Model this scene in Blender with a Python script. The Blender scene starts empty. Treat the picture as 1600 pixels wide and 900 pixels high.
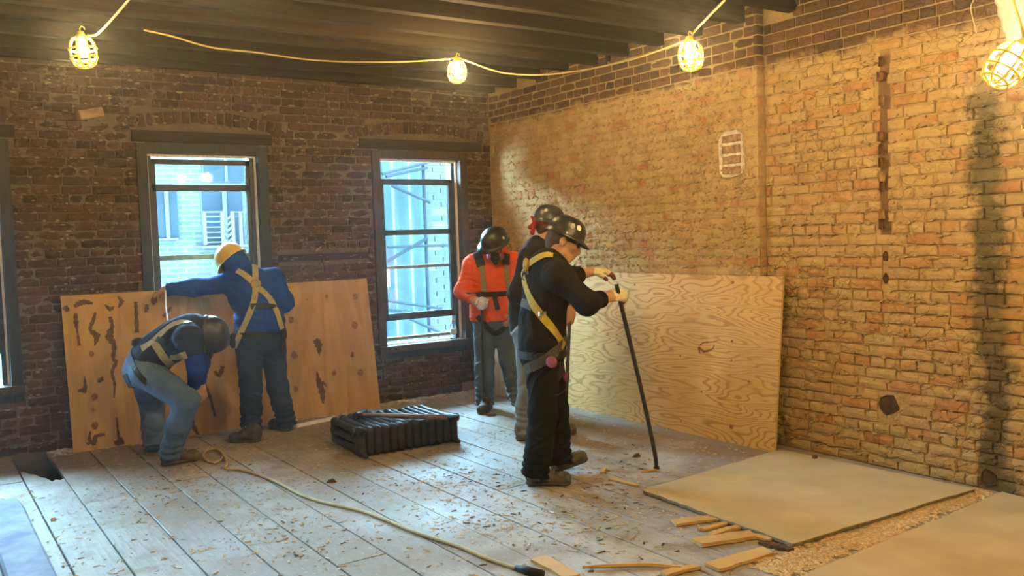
import bpy, bmesh, math, random
import numpy as np
from mathutils import Vector, Matrix
from mathutils.bvhtree import BVHTree

S = bpy.context.scene
COL = S.collection
# ---------------------------------------------------------------- camera
FL, YAW, PITCH, ROLL, CAM_H = 1395.0, 0.5967, 0.0578, -0.0318, 1.53   # focal length in px of a 1600 px frame
CAM = np.array([0.0, 0.0, CAM_H])
def cam_axes():
    f = np.array([math.sin(YAW)*math.cos(PITCH), math.cos(YAW)*math.cos(PITCH), -math.sin(PITCH)])
    r = np.array([math.cos(YAW), -math.sin(YAW), 0.0]); u = np.cross(r, f)
    c, s = math.cos(ROLL), math.sin(ROLL)
    return c*r+s*u, -s*r+c*u, f
CR, CU, CF = cam_axes()
cd = bpy.data.cameras.new('camera'); cam = bpy.data.objects.new('camera', cd); COL.objects.link(cam)
cd.sensor_width = 36.0; cd.lens = 36.0*FL/1600.0; cd.clip_start = 0.05; cd.clip_end = 200
cam.matrix_world = Matrix(((CR[0], CU[0], -CF[0], 0), (CR[1], CU[1], -CF[1], 0), (CR[2], CU[2], -CF[2], CAM_H), (0, 0, 0, 1)))
S.camera = cam
# ---------------------------------------------------------------- sky, exposure
SKY_COL, SKY_STR = (0.44, 0.76, 1.0), 70.0
LAMP_COL, LAMP_STR = (1.0, 0.70, 0.29), 850.0
w = bpy.data.worlds.new('overcast_sky'); S.world = w; w.use_nodes = True
bg = w.node_tree.nodes['Background']; bg.inputs[0].default_value = (*SKY_COL, 1); bg.inputs[1].default_value = SKY_STR
S.view_settings.view_transform = 'Standard'; S.view_settings.look = 'None'
S.view_settings.exposure = 1.42; S.view_settings.gamma = 1.0; S.view_settings.use_curve_mapping = False
S.cycles.use_denoising = True; S.cycles.max_bounces = 7; S.cycles.diffuse_bounces = 4; S.cycles.transparent_max_bounces = 12
S.cycles.caustics_reflective = False; S.cycles.caustics_refractive = False
S.cycles.sample_clamp_indirect = 6.0; S.cycles.adaptive_threshold = 0.015
# ---------------------------------------------------------------- pixel helpers (1600 x 900 frame)
def ray(x, y): return CR*(x-800) - CU*(y-450) + CF*FL
def G(x, y, z=0.0):
    d = ray(x, y); return CAM + d*((z-CAM_H)/d[2])
def PX(x, y, v): d = ray(x, y); return CAM + d*(v/d[0])
def PY(x, y, v): d = ray(x, y); return CAM + d*(v/d[1])
def PD(x, y, depth): return CAM + ray(x, y)*(depth/FL)
def proj(p):
    q = np.asarray(p, float) - CAM; z = q@CF
    return 800+FL*(q@CR)/z, 450-FL*(q@CU)/z, z
# ---------------------------------------------------------------- object helpers
def link(name, me, mat=None, parent=None, loc=None):
    o = bpy.data.objects.new(name, me); COL.objects.link(o)
    if mat is not None and me is not None and not me.materials: me.materials.append(mat)
    if loc is not None: o.location = loc
    if parent is not None: o.parent = parent
    return o
def mesh(name, v, f, smooth=False):
    me = bpy.data.meshes.new(name); me.from_pydata([tuple(map(float, p)) for p in v], [], [tuple(map(int, q)) for q in f]); me.update()
    if smooth: me.shade_smooth()
    return me
def empty(name, loc=(0, 0, 0), rz=0.0):
    o = bpy.data.objects.new(name, None); COL.objects.link(o); o.location = loc; o.rotation_euler = (0, 0, rz); o.empty_display_size = .1
    return o
def tag(o, label, cat, group=None):
    o['label'] = label; o['category'] = cat
    if group: o['group'] = group
    return o
def struct(o):
    o['kind'] = 'structure'; return o
class MB:
    """collects shapes for one mesh"""
    def __init__(s): s.v = []; s.f = []
    def add(s, v, f):
        n = len(s.v); s.v += [tuple(p) for p in v]; s.f += [tuple(i+n for i in q) for q in f]; return s
    def box(s, a, b):
        (x0, y0, z0), (x1, y1, z1) = a, b
        return s.add([(x0,y0,z0),(x1,y0,z0),(x1,y1,z0),(x0,y1,z0),(x0,y0,z1),(x1,y0,z1),(x1,y1,z1),(x0,y1,z1)],
                     [(3,2,1,0),(4,5,6,7),(0,1,5,4),(1,2,6,5),(2,3,7,6),(3,0,4,7)])
    def bar(s, a, b, w, h, up=(0, 0, 1)):
        """rectangular bar from a to b, w wide and h high"""
        a = np.array(a, float); b = np.array(b, float); t = b-a; t /= np.linalg.norm(t)
        sd = np.cross(t, up); sd = sd/np.linalg.norm(sd) if np.linalg.norm(sd) > 1e-6 else np.array([1., 0, 0]); u = np.cross(sd, t)
        v = [p + sd*i*w/2 + u*j*h/2 for p in (a, b) for i, j in ((-1,-1),(1,-1),(1,1),(-1,1))]
        return s.add(v, [(0,1,2,3),(7,6,5,4),(0,4,5,1),(1,5,6,2),(2,6,7,3),(3,7,4,0)])
    def tube(s, pts, r, n=8, closed=False):
        pts = [np.array(p, float) for p in pts]; m = len(pts); rs = r if hasattr(r, '__len__') else [r]*m
        base = len(s.v); prev = None
        for i, p in enumerate(pts):
            t = (pts[(i+1) % m]-pts[i-1]) if closed else (pts[min(i+1, m-1)]-pts[max(i-1, 0)])
            t = t/(np.linalg.norm(t)+1e-9)
            if prev is None:
                prev = np.cross(t, (0, 0, 1)) if abs(t[2]) < .9 else np.cross(t, (1, 0, 0))
            prev = prev - t*(prev@t); prev /= np.linalg.norm(prev); q = np.cross(t, prev)
            for k in range(n):
                a = 2*math.pi*k/n; s.v.append(tuple(p + rs[i]*(math.cos(a)*prev+math.sin(a)*q)))
        for i in range(m if closed else m-1):
            a0 = base+i*n; b0 = base+((i+1) % m)*n
            for k in range(n): s.f.append((a0+k, a0+(k+1) % n, b0+(k+1) % n, b0+k))
        if not closed:
            s.f.append(tuple(base+k for k in reversed(range(n)))); s.f.append(tuple(base+(m-1)*n+k for k in range(n)))
        return s
    def lathe(s, prof, c=(0, 0, 0), n=16, M=None):
        """prof: list of (r, z); closed at r=0 ends"""
        base = len(s.v); c = np.array(c, float)
        for r, z in prof:
            for k in range(n):
                a = 2*math.pi*k/n; p = np.array([r*math.cos(a), r*math.sin(a), z])
                if M is not None: p = M@p
                s.v.append(tuple(p+c))
        for i in range(len(prof)-1):
            for k in range(n):
                s.f.append((base+i*n+k, base+i*n+(k+1) % n, base+(i+1)*n+(k+1) % n, base+(i+1)*n+k))
        s.f.append(tuple(base+k for k in reversed(range(n)))); s.f.append(tuple(base+(len(prof)-1)*n+k for k in range(n)))
        return s
    def ball(s, c, r, n=12, m=8):
        rr = np.array(r if hasattr(r, '__len__') else (r, r, r))
        pr = [(max(1e-4, math.sin(math.pi*i/m)), -math.cos(math.pi*i/m)) for i in range(m+1)]
        return s.lathe(pr, c, n, np.diag(rr))
    def build(s, name, mat, parent=None, smooth=False, loc=None):
        return link(name, mesh(name, s.v, s.f, smooth), mat, parent, loc)
def spline(pts, n=8):
    """Catmull-Rom through pts"""
    P = [np.array(p, float) for p in pts]; P = [2*P[0]-P[1]] + P + [2*P[-1]-P[-2]]; out = []
    for i in range(1, len(P)-2):
        for k in range(n):
            t = k/n; a, b, c, d = P[i-1:i+3]
            out.append(.5*((2*b)+(c-a)*t+(2*a-5*b+4*c-d)*t*t+(3*b-a-3*c+d)*t**3))
    out.append(P[-2]); return out
# ---------------------------------------------------------------- material helpers
def nd(nt, typ, props=None, **ins):
    n = nt.nodes.new(typ)
    for k, v in (props or {}).items(): setattr(n, k, v)
    for k, v in ins.items():
        k = int(k[1:]) if k[0] == '_' and k[1:].isdigit() else k.replace('_', ' ')
        if isinstance(v, bpy.types.NodeSocket): nt.links.new(v, n.inputs[k])
        else: n.inputs[k].default_value = (*v, 1) if isinstance(v, tuple) and len(v) == 3 and n.inputs[k].type == 'RGBA' else v
    return n
def mixc(nt, f, a, b, blend='MIX'):
    return nd(nt, 'ShaderNodeMix', {'data_type': 'RGBA', 'blend_type': blend}, _0=f, _6=a, _7=b).outputs[2]
def mth(nt, op, a, b=0.0, clamp=False):
    return nd(nt, 'ShaderNodeMath', {'operation': op, 'use_clamp': clamp}, _0=a, _1=b).outputs[0]
def mapr(nt, v, a, b, c=0.0, d=1.0):
    return nd(nt, 'ShaderNodeMapRange', {'interpolation_type': 'SMOOTHSTEP'}, Value=v, From_Min=a, From_Max=b, To_Min=c, To_Max=d).outputs[0]
def ramp(nt, f, stops):
    n = nd(nt, 'ShaderNodeValToRGB', None, Fac=f); e = n.color_ramp.elements
    while len(e) < len(stops): e.new(.5)
    for i, (p, c) in enumerate(stops): e[i].position = p; e[i].color = (*c, 1)
    return n.outputs[0]
def noise(nt, vec, scale, detail=4, rough=.55, dist=0.0):
    return nd(nt, 'ShaderNodeTexNoise', None, Vector=vec, Scale=scale, Detail=detail, Roughness=rough, Distortion=dist).outputs[0]
def scaled(nt, vec, sc):
    return nd(nt, 'ShaderNodeVectorMath', {'operation': 'MULTIPLY'}, _0=vec, _1=sc).outputs[0]
def bump(nt, b, h, strength=.4, dist=.01):
    nt.links.new(nd(nt, 'ShaderNodeBump', None, Height=h, Strength=strength, Distance=dist).outputs[0], b.inputs['Normal'])
def mk(name, rough=.8, spec=.3, metal=0.0, col=(.5, .5, .5)):
    m = bpy.data.materials.new(name); m.use_nodes = True; nt = m.node_tree; b = nt.nodes['Principled BSDF']
    b.inputs['Roughness'].default_value = rough; b.inputs['Specular IOR Level'].default_value = spec; b.inputs['Metallic'].default_value = metal
    b.inputs['Base Color'].default_value = (*col, 1)
    return m, nt, b
def pos(nt): return nd(nt, 'ShaderNodeNewGeometry').outputs['Position']
def obj_co(nt): return nd(nt, 'ShaderNodeTexCoord').outputs['Object']
def piece_random(nt):
    """one random number for each piece, whether it is an object or an island of a joined mesh"""
    a = nd(nt, 'ShaderNodeObjectInfo').outputs['Random']; b = nd(nt, 'ShaderNodeNewGeometry').outputs['Random Per Island']
    return mth(nt, 'FRACT', mth(nt, 'ADD', a, b))
def setc(nt, b, c): nt.links.new(c, b.inputs['Base Color'])
def simple(name, c1, c2, scale=20, rough=.8, bmp=.2, spec=.3, metal=0.0, stretch=None, dist=.004, detail=5, lo=.35, hi=.65):
    m, nt, b = mk(name, rough, spec, metal); co = obj_co(nt)
    if stretch: co = scaled(nt, co, stretch)
    n = noise(nt, co, scale, detail); setc(nt, b, ramp(nt, n, [(lo, c1), (hi, c2)]))
    if bmp: bump(nt, b, n, bmp, dist)
    return m
# ================================================================ smooth solids: signed distance fields turned into meshes
def unit(v): v = np.asarray(v, float); return v/(np.linalg.norm(v)+1e-12)
def prim_box(p):
    if p[0] in ('cap', 'cof'):
        a, b = np.array(p[1], float), np.array(p[2], float); r = max(p[3], p[4]); return np.minimum(a, b)-r, np.maximum(a, b)+r
    c = np.array(p[1], float); r = max(p[2]); return c-r, c+r
def prim_dist(p, X, Y, Z):
    if p[0] == 'cof':      # flat at b
        a, b = np.array(p[1], float), np.array(p[2], float); d = b-a; L = np.linalg.norm(d)
        return np.maximum(prim_dist(('cap',)+tuple(p[1:]), X, Y, Z), ((X-b[0])*d[0]+(Y-b[1])*d[1]+(Z-b[2])*d[2])/L)
    if p[0] == 'cap':
        a, b = np.array(p[1], float), np.array(p[2], float); ra, rb_ = p[3], p[4]; d = b-a; L2 = float(d@d)+1e-12
        x, y, z = X-a[0], Y-a[1], Z-a[2]
        t = np.clip((x*d[0]+y*d[1]+z*d[2])/L2, 0, 1)
        x = x-t*d[0]; y = y-t*d[1]; z = z-t*d[2]
        if len(p) > 5 and p[5] is not None:
            n, q = unit(p[5]), p[6]; k = (x*n[0]+y*n[1]+z*n[2])*(1/q-1)
            x = x+k*n[0]; y = y+k*n[1]; z = z+k*n[2]
            return (np.sqrt(x*x+y*y+z*z)-(ra+(rb_-ra)*t))*(.5+.5*q)
        return np.sqrt(x*x+y*y+z*z)-(ra+(rb_-ra)*t)
    c, r = np.array(p[1], float), np.array(p[2], float); A = np.array(p[3], float) if len(p) > 3 and p[3] is not None else np.eye(3)
    x, y, z = X-c[0], Y-c[1], Z-c[2]; q = [x*A[i][0]+y*A[i][1]+z*A[i][2] for i in range(3)]
    k0 = np.sqrt(sum((q[i]/r[i])**2 for i in range(3))); k1 = np.sqrt(sum((q[i]/r[i]**2)**2 for i in range(3)))+1e-9
    return k0*(k0-1)/k1
def sdf_mesh(name, prims, res, k, pad=.03, disp=None, clips=(), subs=(), smooth=True):
    lo = np.min([prim_box(p)[0] for p in prims], 0)-pad; hi = np.max([prim_box(p)[1] for p in prims], 0)+pad
    n = np.ceil((hi-lo)/res).astype(int)+2
    ax = [(lo[i]+res*np.arange(n[i])).astype(np.float32) for i in range(3)]
    D = np.full(tuple(n), .2, np.float32); ks = list(k) if hasattr(k, '__len__') else [k]*len(prims); m = max(ks)+.02+3*res
    def region(p):
        a, b = prim_box(p); i0 = np.maximum(((a-m-lo)/res).astype(int), 0); i1 = np.minimum(((b+m-lo)/res).astype(int)+2, n)
        sl = tuple(slice(i0[i], i1[i]) for i in range(3)); return sl, ax[0][sl[0]][:, None, None], ax[1][sl[1]][None, :, None], ax[2][sl[2]][None, None, :]
    for p, k in zip(prims, ks):
        sl, X, Y, Z = region(p); d = prim_dist(p, X, Y, Z).astype(np.float32); o = D[sl]
        h = np.clip(k-np.abs(o-d), 0, None)/k if k > 0 else 0
        D[sl] = np.minimum(o, d)-h*h*k*.25
    for p in subs:
        sl, X, Y, Z = region(p); d = prim_dist(p, X, Y, Z).astype(np.float32); D[sl] = np.maximum(D[sl], -d)
    if disp is not None: D += disp(ax[0][:, None, None], ax[1][None, :, None], ax[2][None, None, :]).astype(np.float32)
    for nn_, c in clips: D = np.maximum(D, (c-(nn_[0]*ax[0][:, None, None]+nn_[1]*ax[1][None, :, None]+nn_[2]*ax[2][None, None, :])).astype(np.float32))
    s = D < 0
    sh = [(slice(i, n[0]-1+i), slice(j, n[1]-1+j), slice(l, n[2]-1+l)) for i in (0, 1) for j in (0, 1) for l in (0, 1)]
    cnt = sum(s[q].astype(np.int8) for q in sh); act = np.argwhere((cnt > 0) & (cnt < 8))
    cv = np.stack([D[act[:, 0]+i, act[:, 1]+j, act[:, 2]+l] for i in (0, 1) for j in (0, 1) for l in (0, 1)], 1)
    co = np.array([(i, j, l) for i in (0, 1) for j in (0, 1) for l in (0, 1)], float)
    acc = np.zeros((len(act), 3)); w_ = np.zeros(len(act))
    for a in range(8):
        for b in range(a+1, 8):
            if np.abs(co[a]-co[b]).sum() != 1: continue
            va, vb = cv[:, a], cv[:, b]; x = (va < 0) != (vb < 0); t = np.where(x, va/np.where(x, va-vb, 1), 0)
            acc += x[:, None]*(co[a]+t[:, None]*(co[b]-co[a])); w_ += x
    V = lo+res*(act+acc/w_[:, None])
    vid = np.full(tuple(n-1), -1, np.int32); vid[act[:, 0], act[:, 1], act[:, 2]] = np.arange(len(act))
    F = []
    for axn in range(3):
        a1, a2 = (axn+1) % 3, (axn+2) % 3
        i0 = [slice(1, n[0]-1)]*1; sl0 = [slice(1, n[q]-1) for q in range(3)]; sl1 = list(sl0); sl0[axn] = slice(0, n[axn]-1); sl1[axn] = slice(1, n[axn])
        A_, B_ = s[tuple(sl0)], s[tuple(sl1)]; e = np.argwhere(A_ != B_); 
        if not len(e): continue
        fl = A_[tuple(e.T)]
        base = e.copy()
        for q in range(3):
            if q != axn: base[:, q] += 1
        def vi(o1, o2):
            c = base.copy(); c[:, a1] -= o1; c[:, a2] -= o2; return vid[c[:, 0], c[:, 1], c[:, 2]]
        qd = np.stack([vi(1, 1), vi(0, 1), vi(0, 0), vi(1, 0)], 1); qd[~fl] = qd[~fl][:, ::-1]; F.append(qd)
    F = np.concatenate(F); F = F[(F >= 0).all(1)]
    me = bpy.data.meshes.new(name); me.vertices.add(len(V)); me.vertices.foreach_set('co', V.astype(np.float32).ravel())
    me.loops.add(F.size); me.loops.foreach_set('vertex_index', F.astype(np.int32).ravel())
    me.polygons.add(len(F)); me.polygons.foreach_set('loop_start', np.arange(0, F.size, 4, dtype=np.int32)); me.polygons.foreach_set('loop_total', np.full(len(F), 4, np.int32))
    me.update(); me.validate()
    if smooth: me.shade_smooth()
    return me
def wrinkles(seed, amp=.004, wl=.09, stack=0.0, z0=.05, z1=.30):
    """creases of cloth: two warped wave fields"""
    r = np.random.RandomState(seed); D1 = r.randn(4, 3); D1 /= np.linalg.norm(D1, axis=1)[:, None]; ph = r.rand(4)*6.28
    def f(X, Y, Z):
        w0 = np.sin((X*D1[0, 0]+Y*D1[0, 1]+Z*D1[0, 2])*6.28/(wl*2.7)+ph[0])
        w1 = np.sin((X*D1[1, 0]+Y*D1[1, 1]+Z*D1[1, 2])*6.28/wl+ph[1]+2.2*w0)
        w2 = np.sin((X*D1[2, 0]+Y*D1[2, 1]+Z*D1[2, 2])*6.28/(wl*.55)+ph[2]+2.6*w1)
        w3 = np.sin((X*D1[3, 0]+Y*D1[3, 1]+Z*D1[3, 2])*6.28/(wl*3.3)+ph[3]+1.5*w2)
        o = amp*(.55*w1*(.5+.5*w3)+.5*w2*(.5-.5*w3)*(.5+.5*w0)+.25*w3)
        if stack:      # cloth gathered above the boots
            m_ = np.clip((Z-z0+.03)/.03, 0, 1)*np.clip((z1-Z)/.16, 0, 1); o = o+stack*m_*np.sin((Z+.012*w1+.02*w0+.15*(X*D1[3, 0]+Y*D1[3, 1]))*6.28/.055+ph[0])
        return o
    return f
# ================================================================ materials of the setting
YB, XF, XN, YBREAK = 7.62, 4.96, 5.03, 4.20        # back wall, far and near planes of the right wall, where they meet
XL, YF, ZC = -1.35, -3.6, 3.20                     # left wall, wall behind the camera, ceiling deck
def mat_back(name, cols, mortar=False):
    m, nt, b = mk(name, .9, .2); p = pos(nt)
    n1 = noise(nt, p, 2.2, 5); n2 = noise(nt, p, 26, 5, .65)
    if mortar: c = ramp(nt, n1, [(.3, cols[0]), (.7, cols[1])])
    else:
        r = piece_random(nt); c = ramp(nt, r, [(0, cols[0]), (.35, cols[1]), (.7, cols[2]), (1, cols[3])])
    dust = mth(nt, 'MULTIPLY', mapr(nt, n2, .50, .68), mapr(nt, n1, .35, .7, .25, .95))
    c = mixc(nt, mth(nt, 'MULTIPLY', dust, .7), c, (.21, .15, .09))
    setc(nt, b, c); bump(nt, b, n2, .5, .008); return m
M_BRB = mat_back('old_dark_brick', [(.046, .031, .023), (.070, .043, .029), (.096, .054, .035), (.060, .044, .034)])
M_MOB = mat_back('dusty_mortar', [(.155, .12, .082), (.10, .075, .052)], True)
def mat_right(name, mortar=False):
    m, nt, b = mk(name, .88, .2); p = pos(nt)
    sp = nd(nt, 'ShaderNodeSeparateXYZ', None, _0=p); y, z = sp.outputs[1], sp.outputs[2]
    n1 = noise(nt, p, 1.6, 5); n2 = noise(nt, p, 24, 6, .7); n3 = noise(nt, p, 7, 4, .6)
    r = piece_random(nt)
    if mortar:
        up = ramp(nt, n3, [(.3, (.30, .20, .10)), (.7, (.42, .29, .15))]); lo = ramp(nt, n3, [(.3, (.37, .25, .115)), (.7, (.52, .355, .17))])
    else:
        up = ramp(nt, r, [(0, (.075, .045, .028)), (.5, (.12, .068, .04)), (1, (.17, .085, .045))])
        lo = ramp(nt, r, [(0, (.41, .27, .125)), (.45, (.49, .34, .16)), (.66, (.46, .29, .13)), (.84, (.46, .245, .105)), (1, (.42, .185, .075))])
        lo = mixc(nt, mth(nt, 'MULTIPLY', mapr(nt, n3, .40, .62), mapr(nt, y, 4.0, 4.3, .62, .92)), lo, (.53, .36, .165))
    lo = mixc(nt, mth(nt, 'MULTIPLY', mapr(nt, n2, .55, .75), .5), lo, (.60, .46, .27))
    lo = mixc(nt, mth(nt, 'MULTIPLY', mapr(nt, n2, .46, .30), .6), lo, (.25, .15, .07))
    # the old plaster line: above it the bricks are bare, below it smeared with mortar
    line = mth(nt, 'ADD', z, mth(nt, 'MULTIPLY', mth(nt, 'SUBTRACT', n3, .5), .28))
    c = mixc(nt, mapr(nt, line, 2.60, 2.70), lo, up)
    # dark vertical band with ragged edges, fading out at the top
    e = mth(nt, 'ADD', mth(nt, 'MULTIPLY', mth(nt, 'SUBTRACT', n3, .5), .28), mth(nt, 'MULTIPLY', mth(nt, 'SUBTRACT', n2, .5), .12))
    yy = mth(nt, 'ADD', mth(nt, 'ADD', y, e), mth(nt, 'MULTIPLY', z, -.03))
    s = mth(nt, 'MULTIPLY', mapr(nt, yy, 2.45, 2.56), mapr(nt, yy, 2.73, 2.64))
    s = mth(nt, 'MULTIPLY', s, mapr(nt, z, 2.42, 2.15)); s = mth(nt, 'MULTIPLY', s, mapr(nt, n1, .25, .5, .6, .9))
    c = mixc(nt, s, c, (.10, .078, .042))
    if mortar:   # broken chase where a pipe ran
        q = mth(nt, 'ADD', y, mth(nt, 'MULTIPLY', mth(nt, 'SUBTRACT', n3, .5), .05))
        ch = mth(nt, 'MULTIPLY', mapr(nt, q, 3.235, 3.25), mapr(nt, q, 3.33, 3.315)); ch = mth(nt, 'MULTIPLY', ch, mapr(nt, z, 2.62, 2.55)); ch = mth(nt, 'MULTIPLY', ch, mapr(nt, z, 1.35, 1.5))
        c = mixc(nt, ch, c, (.20, .11, .055))
    setc(nt, b, c)
    vo = nd(nt, 'ShaderNodeTexVoronoi', {'feature': 'DISTANCE_TO_EDGE'}, Vector=nd(nt, 'ShaderNodeVectorMath', {'operation': 'ADD'}, _0=p, _1=scaled(nt, nd(nt, 'ShaderNodeTexNoise', None, Vector=p, Scale=9.0).outputs[1], (.10, .10, .10))).outputs[0], Scale=11.0)
    crk = mapr(nt, vo.outputs[0], .0, .06); h = mth(nt, 'ADD', mth(nt, 'ADD', n2, mth(nt, 'MULTIPLY', n3, .8)), mth(nt, 'MULTIPLY', mth(nt, 'MULTIPLY', crk, .5), mapr(nt, n1, .35, .6))); bump(nt, b, h, .8, .016); return m
M_BRR = mat_right('smeared_brick'); M_MOR = mat_right('smeared_mortar', True)
def mat_floor():
    m, nt, b = mk('worn_floor_board', .62, .35); p = pos(nt); r = piece_random(nt)
    off = nd(nt, 'ShaderNodeVectorMath', {'operation': 'ADD'}, _0=p, _1=nd(nt, 'ShaderNodeCombineXYZ', None, _1=mth(nt, 'MULTIPLY', r, 13.0)).outputs[0]).outputs[0]
    g = noise(nt, scaled(nt, off, (22, 1.2, 1)), 3, 6, .65); n1 = noise(nt, p, 1.3, 5); n2 = noise(nt, p, 40, 4, .7); n3 = noise(nt, p, 5, 5, .6)
    c = ramp(nt, g, [(.3, (.24, .21, .18)), (.5, (.37, .34, .305)), (.72, (.48, .455, .42))])
    c = mixc(nt, mth(nt, 'MULTIPLY', r, .45), c, (.23, .20, .175))
    c = mixc(nt, mapr(nt, n1, .42, .66, 0, .65), c, (.52, .51, .495))
    c = mixc(nt, mapr(nt, n3, .50, .68, 0, .75), c, (.27, .185, .115))
    c = mixc(nt, mapr(nt, noise(nt, p, .8, 4), .44, .60, 0, .75), c, (.25, .185, .13))
    c = mixc(nt, mapr(nt, n2, .58, .74, 0, .75), c, (.58, .50, .40)); n4 = noise(nt, scaled(nt, p, (1.6, .8, 1)), 28, 5, .75)
    c = mixc(nt, mapr(nt, n4, .56, .70, 0, .8), c, (.20, .125, .07)); c = mixc(nt, mapr(nt, n4, .42, .30, 0, .6), c, (.60, .57, .53))
    setc(nt, b, c); bump(nt, b, mth(nt, 'ADD', g, mth(nt, 'MULTIPLY', n2, .4)), .35, .004)
    nt.links.new(mapr(nt, n1, .3, .7, .5, .8), b.inputs['Roughness']); return m
M_FLOOR = mat_floor()
def mat_joist(name, a, c_, sc=(1.2, 18, 18)):
    m, nt, b = mk(name, .9, .15); p = scaled(nt, pos(nt), sc); n = noise(nt, p, 2.5, 5, .65)
    c = ramp(nt, n, [(.3, a), (.7, c_)]); c = mixc(nt, mth(nt, 'MULTIPLY', piece_random(nt), .5), c, tuple(.55*k for k in a))
    setc(nt, b, c); bump(nt, b, n, .4, .006); return m
M_JOIST = mat_joist('sooty_joist', (.014, .009, .006), (.040, .026, .016))
M_DECK = mat_joist('sooty_deck', (.012, .009, .007), (.028, .020, .014), (18, 1.2, 18))
M_DARKWOOD = simple('dark_painted_wood', (.011, .014, .018), (.026, .028, .031), 8, .55, .25, stretch=(6, 6, 1))
M_CASING = simple('brown_casing_wood', (.040, .025, .019), (.080, .050, .037), 8, .6, .25, stretch=(6, 6, 1))
M_LINTEL = simple('sooty_lintel_wood', (.022, .017, .014), (.048, .035, .026), 5, .85, .4, stretch=(1, 10, 10))
M_SASH = simple('dark_sash_paint', (.028, .032, .036), (.050, .054, .058), 12, .5, .1)
M_STOP = simple('bare_stop_wood', (.62, .50, .40), (.80, .70, .60), 14, .7, .1, stretch=(4, 4, 1))
M_DUSTMETAL = simple('grey_storm_rail', (.20, .21, .21), (.34, .35, .35), 14, .5, .1)
M_PLAIN = simple('plain_plaster', (.30, .25, .18), (.42, .35, .25), 3, .9, .2)
def mat_glass():
    m = bpy.data.materials.new('window_glass'); m.use_nodes = True; nt = m.node_tree; nt.nodes.clear()
    t = nd(nt, 'ShaderNodeBsdfTransparent', None, Color=(.93, .975, .985)); g = nd(nt, 'ShaderNodeBsdfGlossy', None, Roughness=.02)
    f = nd(nt, 'ShaderNodeFresnel', None, IOR=1.45)
    o = nd(nt, 'ShaderNodeOutputMaterial', None, Surface=nd(nt, 'ShaderNodeMixShader', None, _0=f.outputs[0], _1=t.outputs[0], _2=g.outputs[0]).outputs[0]); return m
M_GLASS = mat_glass()

# ================================================================ brick walls
R = random.Random(7)
def brick_shape(rng, rough=1.0):
    """unit brick: u, z in -.5..+.5, n from -1 (buried) to 0 (face); 3x2 face patches"""
    v = []; f = []
    us = (-.5, -.17, .17, .5); zs = (-.5, 0, .5)
    ring = []
    for j, z in enumerate(zs):
        for i, u in enumerate(us):
            edge = i in (0, 3) or j in (0, 2); corner = i in (0, 3) and j in (0, 2)
            k = .018 if i == 0 else -.018 if i == 3 else 0; q = .07 if j == 0 else -.07 if j == 2 else 0
            v.append((u+k*(1+rough*rng.uniform(-.5, 1.2))+(0 if i in (0, 3) else rng.uniform(-.05, .05)), z+q*(1+rough*rng.uniform(-.8, 1)),
                      -(.12 if edge else 0)-(.12*rng.random()*rough if corner else 0)-rng.uniform(0, .10)*rough))
    for j in range(2):
        for i in range(3): a = j*4+i; f.append((a, a+1, a+5, a+4))
    loop = [0, 1, 2, 3, 7, 11, 10, 9, 8, 4]
    for k in loop:
        u = us[k % 4]; z = zs[k//4]; v.append((u+rng.uniform(-.006, .006)*rough, z+rng.uniform(-.03, .03)*rough, -.30)); ring.append(len(v)-1)
    n = len(loop)
    for k in range(n): f.append((loop[(k+1) % n], loop[k], ring[k], ring[(k+1) % n]))
    b0 = len(v)
    for k in range(n): u, z, _ = v[ring[k]]; v.append((u, z, -1.0))
    for k in range(n): f.append((ring[(k+1) % n], ring[k], b0+k, b0+(k+1) % n))
    return v, f
def lay(u0, u1, z0, z1, openings, rng, course=.0700, L=.214, joint=.011, skip=None, header_every=6):
    out = []; k = 0; z = z0
    while z+course <= z1+.02:
        hd = header_every and k % header_every == 3
        l = .108 if hd else L
        u = u0-rng.uniform(0, l)-(.5*l if k % 2 else 0)
        while u < u1:
            ll = l*rng.uniform(.93, 1.06)
            if not hd and rng.random() < .07: ll *= .55
            a, b = max(u+joint/2, u0), min(u+ll-joint/2, u1); za, zb = z+joint/2, z+course-joint/2
            segs = [(a, b)]
            for (oa, ob, oc, od) in openings:
                if zb > oc+.012 and za < od-.012:
                    ns = []
                    for s0, s1 in segs:
                        if s1 <= oa or s0 >= ob: ns.append((s0, s1)); continue
                        if s0 < oa-.004: ns.append((s0, oa-.004))
                        if s1 > ob+.004: ns.append((ob+.004, s1))
                    segs = ns
            for s0, s1 in segs:
                if s1-s0 > .035 and not (skip and skip((s0+s1)/2, (za+zb)/2)): out.append((s0, s1, za, zb))
            u += ll
        z += course; k += 1
    return out
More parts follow.
